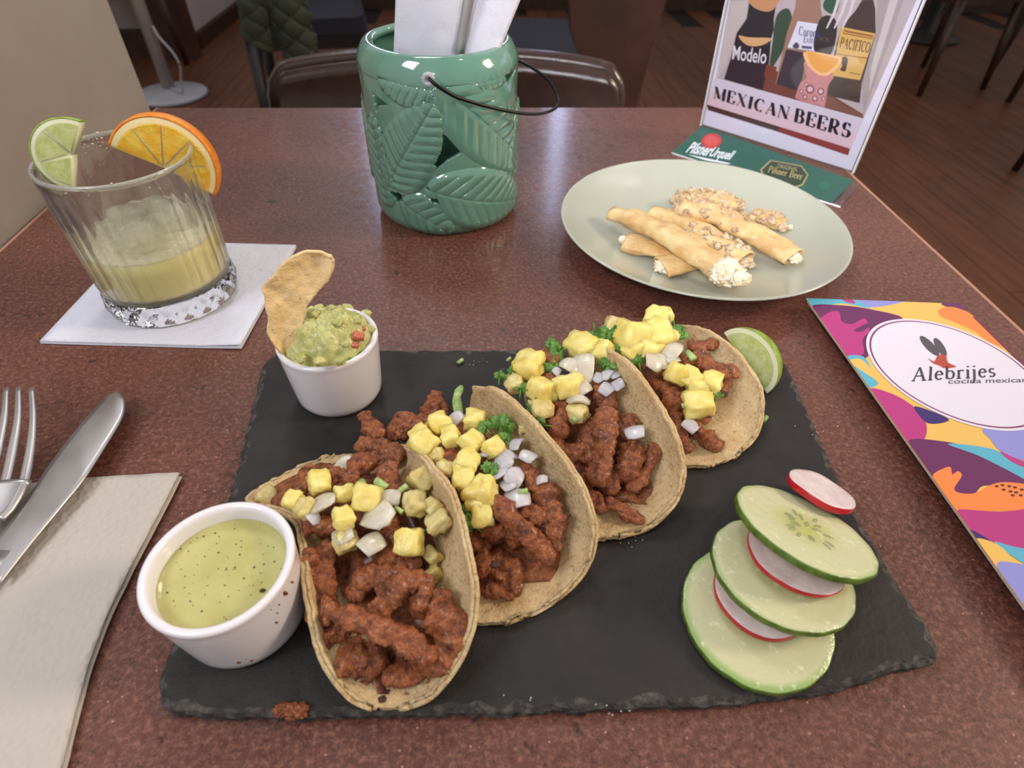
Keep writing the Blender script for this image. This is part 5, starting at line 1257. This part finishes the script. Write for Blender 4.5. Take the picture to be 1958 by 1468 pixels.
V, Fc, w = letters('Alebrijes', .15, .085, .05); on_line((V, Fc), (556, 434), (926, 414), (562, 376), bt, (72, 66, 74), fM)
V, Fc = text2d('cocina mexicana', 1, bold=.012); on_line((V, Fc), (716, 446), (1090, 438), (718, 424), bt, (96, 90, 98), fM)
# ================================================================== CHAIR ACROSS THE TABLE
ch = thing('brown_chair', 'shiny dark brown chair tucked in across the table behind the bucket', 'chair', (-4, 70, -75))
def back_pt(u, v):      # u -1..1, v 0..1
    top_ = 1.55-1.5*abs(u)**3.0; 
    x = -3.7+23.4*u*(1-.03*(1-v)); y = 84+2.5*(1-u*u)+(v-1)*4; z = -36+(top_+36)*v
    return Vector((x, y, z))
G = []
for v in grid(0, 1, 26):
    row = []
    for u in grid(-1, 1, 41):
        p = back_pt(u, v); e = max(0, (v-.94)/.06)
        p = p; row.append(p)
    G.append(row)
def rc(i, j):       # rounded corners
    return True
for i in range(26):
    v = i/25
    lim = 1.0
    if v > .86: t = (v-.86)/.14; lim = 1-(1-math.sqrt(max(0, 1-t*t)))*.085
    for j in range(41):
        u = -1+2*j/40; G[i][j] = back_pt(u*lim, v)
mk('backrest', sheet(G, 1.6), MT['leather'], ch)
edge = [G[i][0] for i in range(0, 26)]+[G[25][j] for j in range(1, 41)]+[G[i][40] for i in range(24, -1, -1)]
mk('edge_piping', tube([p+Vector((0, .8, 0)) for p in edge], 1.05, 10), MT['leather'], ch, label='rounded glossy rim of the backrest')
sp_ = rounded_box(-26, 18.5, 44, 84, -33, -29, 5)
mk('seat', sp_, MT['leather'], ch, False)
for lx_, ly_ in ((-24, 47), (16.5, 47), (-25, 84), (17.5, 84)): mk('leg', tube([(lx_, ly_, -33), (lx_*1.02, ly_+(1 if ly_ > 60 else -1), -75)], [1.6, 1.1], 10), MT['black'], ch)
# ================================================================== BACKGROUND FURNITURE
def chair(label, x, y, rot, wood='darkwood', seat='navy', group='dark wooden chairs in the background', back=True, xtra=None):
    T = thing('wooden_chair', label, 'chair', (x, y, -75), group)
    R2 = Matrix.Rotation(math.radians(rot), 3, 'Z')
    def W(a, b, c): return Vector((x, y, -75))+R2@Vector((a, b, c))
    def bb(a0, a1, b0, b1, c0, c1):
        v, f = box(a0, a1, b0, b1, c0, c1); return [W(*p) for p in v], f
    mk('seat_frame', bb(-21, 21, -20, 20, 40, 44.5), MT[wood], T, False)
    v, f = rounded_box(-20.5, 20.5, -20.5, 20.5, 44.5, 49.5, 5); mk('seat', ([W(*p) for p in v], f), MT[seat], T, False)
    for a, b in ((-19, -18), (19, -18), (-19, 18), (19, 18)):
        mk('leg', tube([W(a, b, 42), W(a*1.12, b*1.15, 0)], [2.5, 1.4], 10), MT[wood], T)
    if back:
        for s in (-1, 1): mk('back_post', tube([W(s*19, 19, 44), W(s*19.5, 23, 66), W(s*19, 27, 88)], [2.0, 1.8, 1.5], 8), MT[wood], T)
        for c0 in (58, 70, 82): mk('back_rail', tube([W(-19, 20+(c0-44)*.18, c0), W(0, 22.5+(c0-44)*.18, c0), W(19, 20+(c0-44)*.18, c0)], [2.2, 2.4, 2.2], 8, flatf=.4, up=R2@Vector((0, 1, 0))), MT[wood], T)
    return T
chair('dark chair with navy seat at the upper right, nearest the sign edge', 246, 338, 14)
chair('dark chair at the upper right with its leg foot in mid floor', 300, 316, -20)
chair('dark chair whose leg reaches in at the right edge of the photo', 236, 198, 80)
chair('dark chair partly hidden behind the printed sign', 150, 300, 35)
chair('black chair at the far left beside the white pole', -186, 352, 160)
chair('dark chair standing left behind the green bucket', -8, 310, 200)
chair('dark chair under the hanging green coat', -62, 255, 10, wood='black')
tbk = thing('round_table', 'dark round dining table in the background above the right chairs', 'table', (300, 430, -75))
mk('tabletop', lathe(300, 430, [(.01, -4), (44, -4), (45, -2.5), (44, -1), (.01, -1)], 48), MT['darkwood'], tbk); mk('pedestal', lathe(300, 430, [(22, -75), (22, -73), (4, -70), (4, -4)], 24), MT['black'], tbk)
# brown bench panel and navy cushion right of the bucket
bp = thing('bench', 'dark brown high sided bench with a navy cushion behind the brown chair', 'bench', (25, 190, -75))
def pan(px, py, Y): return PY(px, py, Y)
poly = [pan(1086, -60, 170), pan(1092, 60, 170), pan(1104, 100, 170), pan(1128, 140, 170), pan(1140, 200, 170)]
zb = -75
A = [Vector((p.x, 170, p.z)) for p in poly]; A += [Vector((A[-1].x+1.5, 170, -75)), Vector((PY(1205, 260, 170).x, 170, -75)), pan(1217, 205, 170), pan(1245, 100, 170), pan(1274, 0, 170), pan(1290, -60, 170)]
mk('side_panel', slab_on(A, Vector((0, 1, 0)), 5), MT['brownwood'], bp, False)
x0, x1 = PY(950, 60, 210).x, PY(1120, 60, 210).x
v, f = rounded_box(x0-24, x1-1, 176, 236, -38, -25, 7); mk('cushion', (v, f), MT['navy'], bp, False, label='dark navy seat cushion')
mk('seat_base', box(x0-24, x1+2, 177, 235, -75, -38.2), MT['darkwood'], bp, False)
# floor lamp
fl = thing('floor_lamp', 'white floor stand with round disc base on the wooden floor at upper left', 'lamp', (-149, 313, -75))
mk('base_disc', lathe(-149, 313, [(.01, -75), (16.0, -75), (16.8, -74.4), (16.6, -73.4), (15.5, -72.9), (6, -72.2), (3.4, -71.2), (.01, -71.2)], 72), MT['paintwhite'], fl)
mk('pole', lathe(-149, 313, [(2.8, -71.2), (2.75, 60), (.01, 60)], 32), MT['pole'], fl)
mk('lamp_shade', lathe(-149, 313, [(16, 55), (11, 82), (10.7, 82), (15.7, 55)], 40, close=True), MT['pole'], fl)
cab = [PY(292, 50, 310), PY(305, 72, 308), PY(330, 100, 306), PY(344, 125, 305), PY(346, 148, 306), Vector((PY(340, 160, 306).x, 307, -71.5)), Vector((-147, 311, -70.5))]
mk('power_cord', tube(crv(cab, 6), .45, 8), MT['paintwhite'], fl)
# wood post on the left return wall
pp_ = [PY(330, 0, 378), PY(386, 0, 378)]
struct('trim_2', box(-175, -157, 372, 383.6, -75, 120), MT['brownwood'], label='dark reddish brown wooden post at the wall corner')
# quilted coat
ct = thing('quilted_coat', 'dark green quilted coat hanging over a chair at the upper left of the bucket', 'coat', (-60, 215, -48))
def flap(tl, tr, br, bl, Y, H):
    A, B, C, D = PY(*tl, Y), PY(*tr, Y), PY(*br, Y+2), PY(*bl, Y+2); up = Vector((.25, .08, 1))
    G = []
    NU, NV = 30, 60
    for i in range(NV+1):
        t = i/NV; row = []
        for j in range(NU+1):
            u = j/NU; k = t*(1+H)-H
            if k < 0: p = A.lerp(B, u)+up*(-k)*26
            else: p = A.lerp(B, u).lerp(D.lerp(C, u), k)
            xx, zz = p.x/3.0, p.z/3.0; q = abs(math.sin((xx+zz)*math.pi/2))*abs(math.sin((xx-zz)*math.pi/2))
            p = Vector((p.x, p.y-.6*q**.5-2.0*math.sin(math.pi*u), p.z)); row.append(p)
        G.append(row)
    return sheet(G, -2.0)
mk('front_panel', flap((515, 0), (586, 0), (612, 126), (560, 130), 205, 1.1), MT['coat'], ct)
mk('front_panel', flap((466, 0), (506, 0), (517, 98), (474, 66), 205, 1.1), MT['coat'], ct)
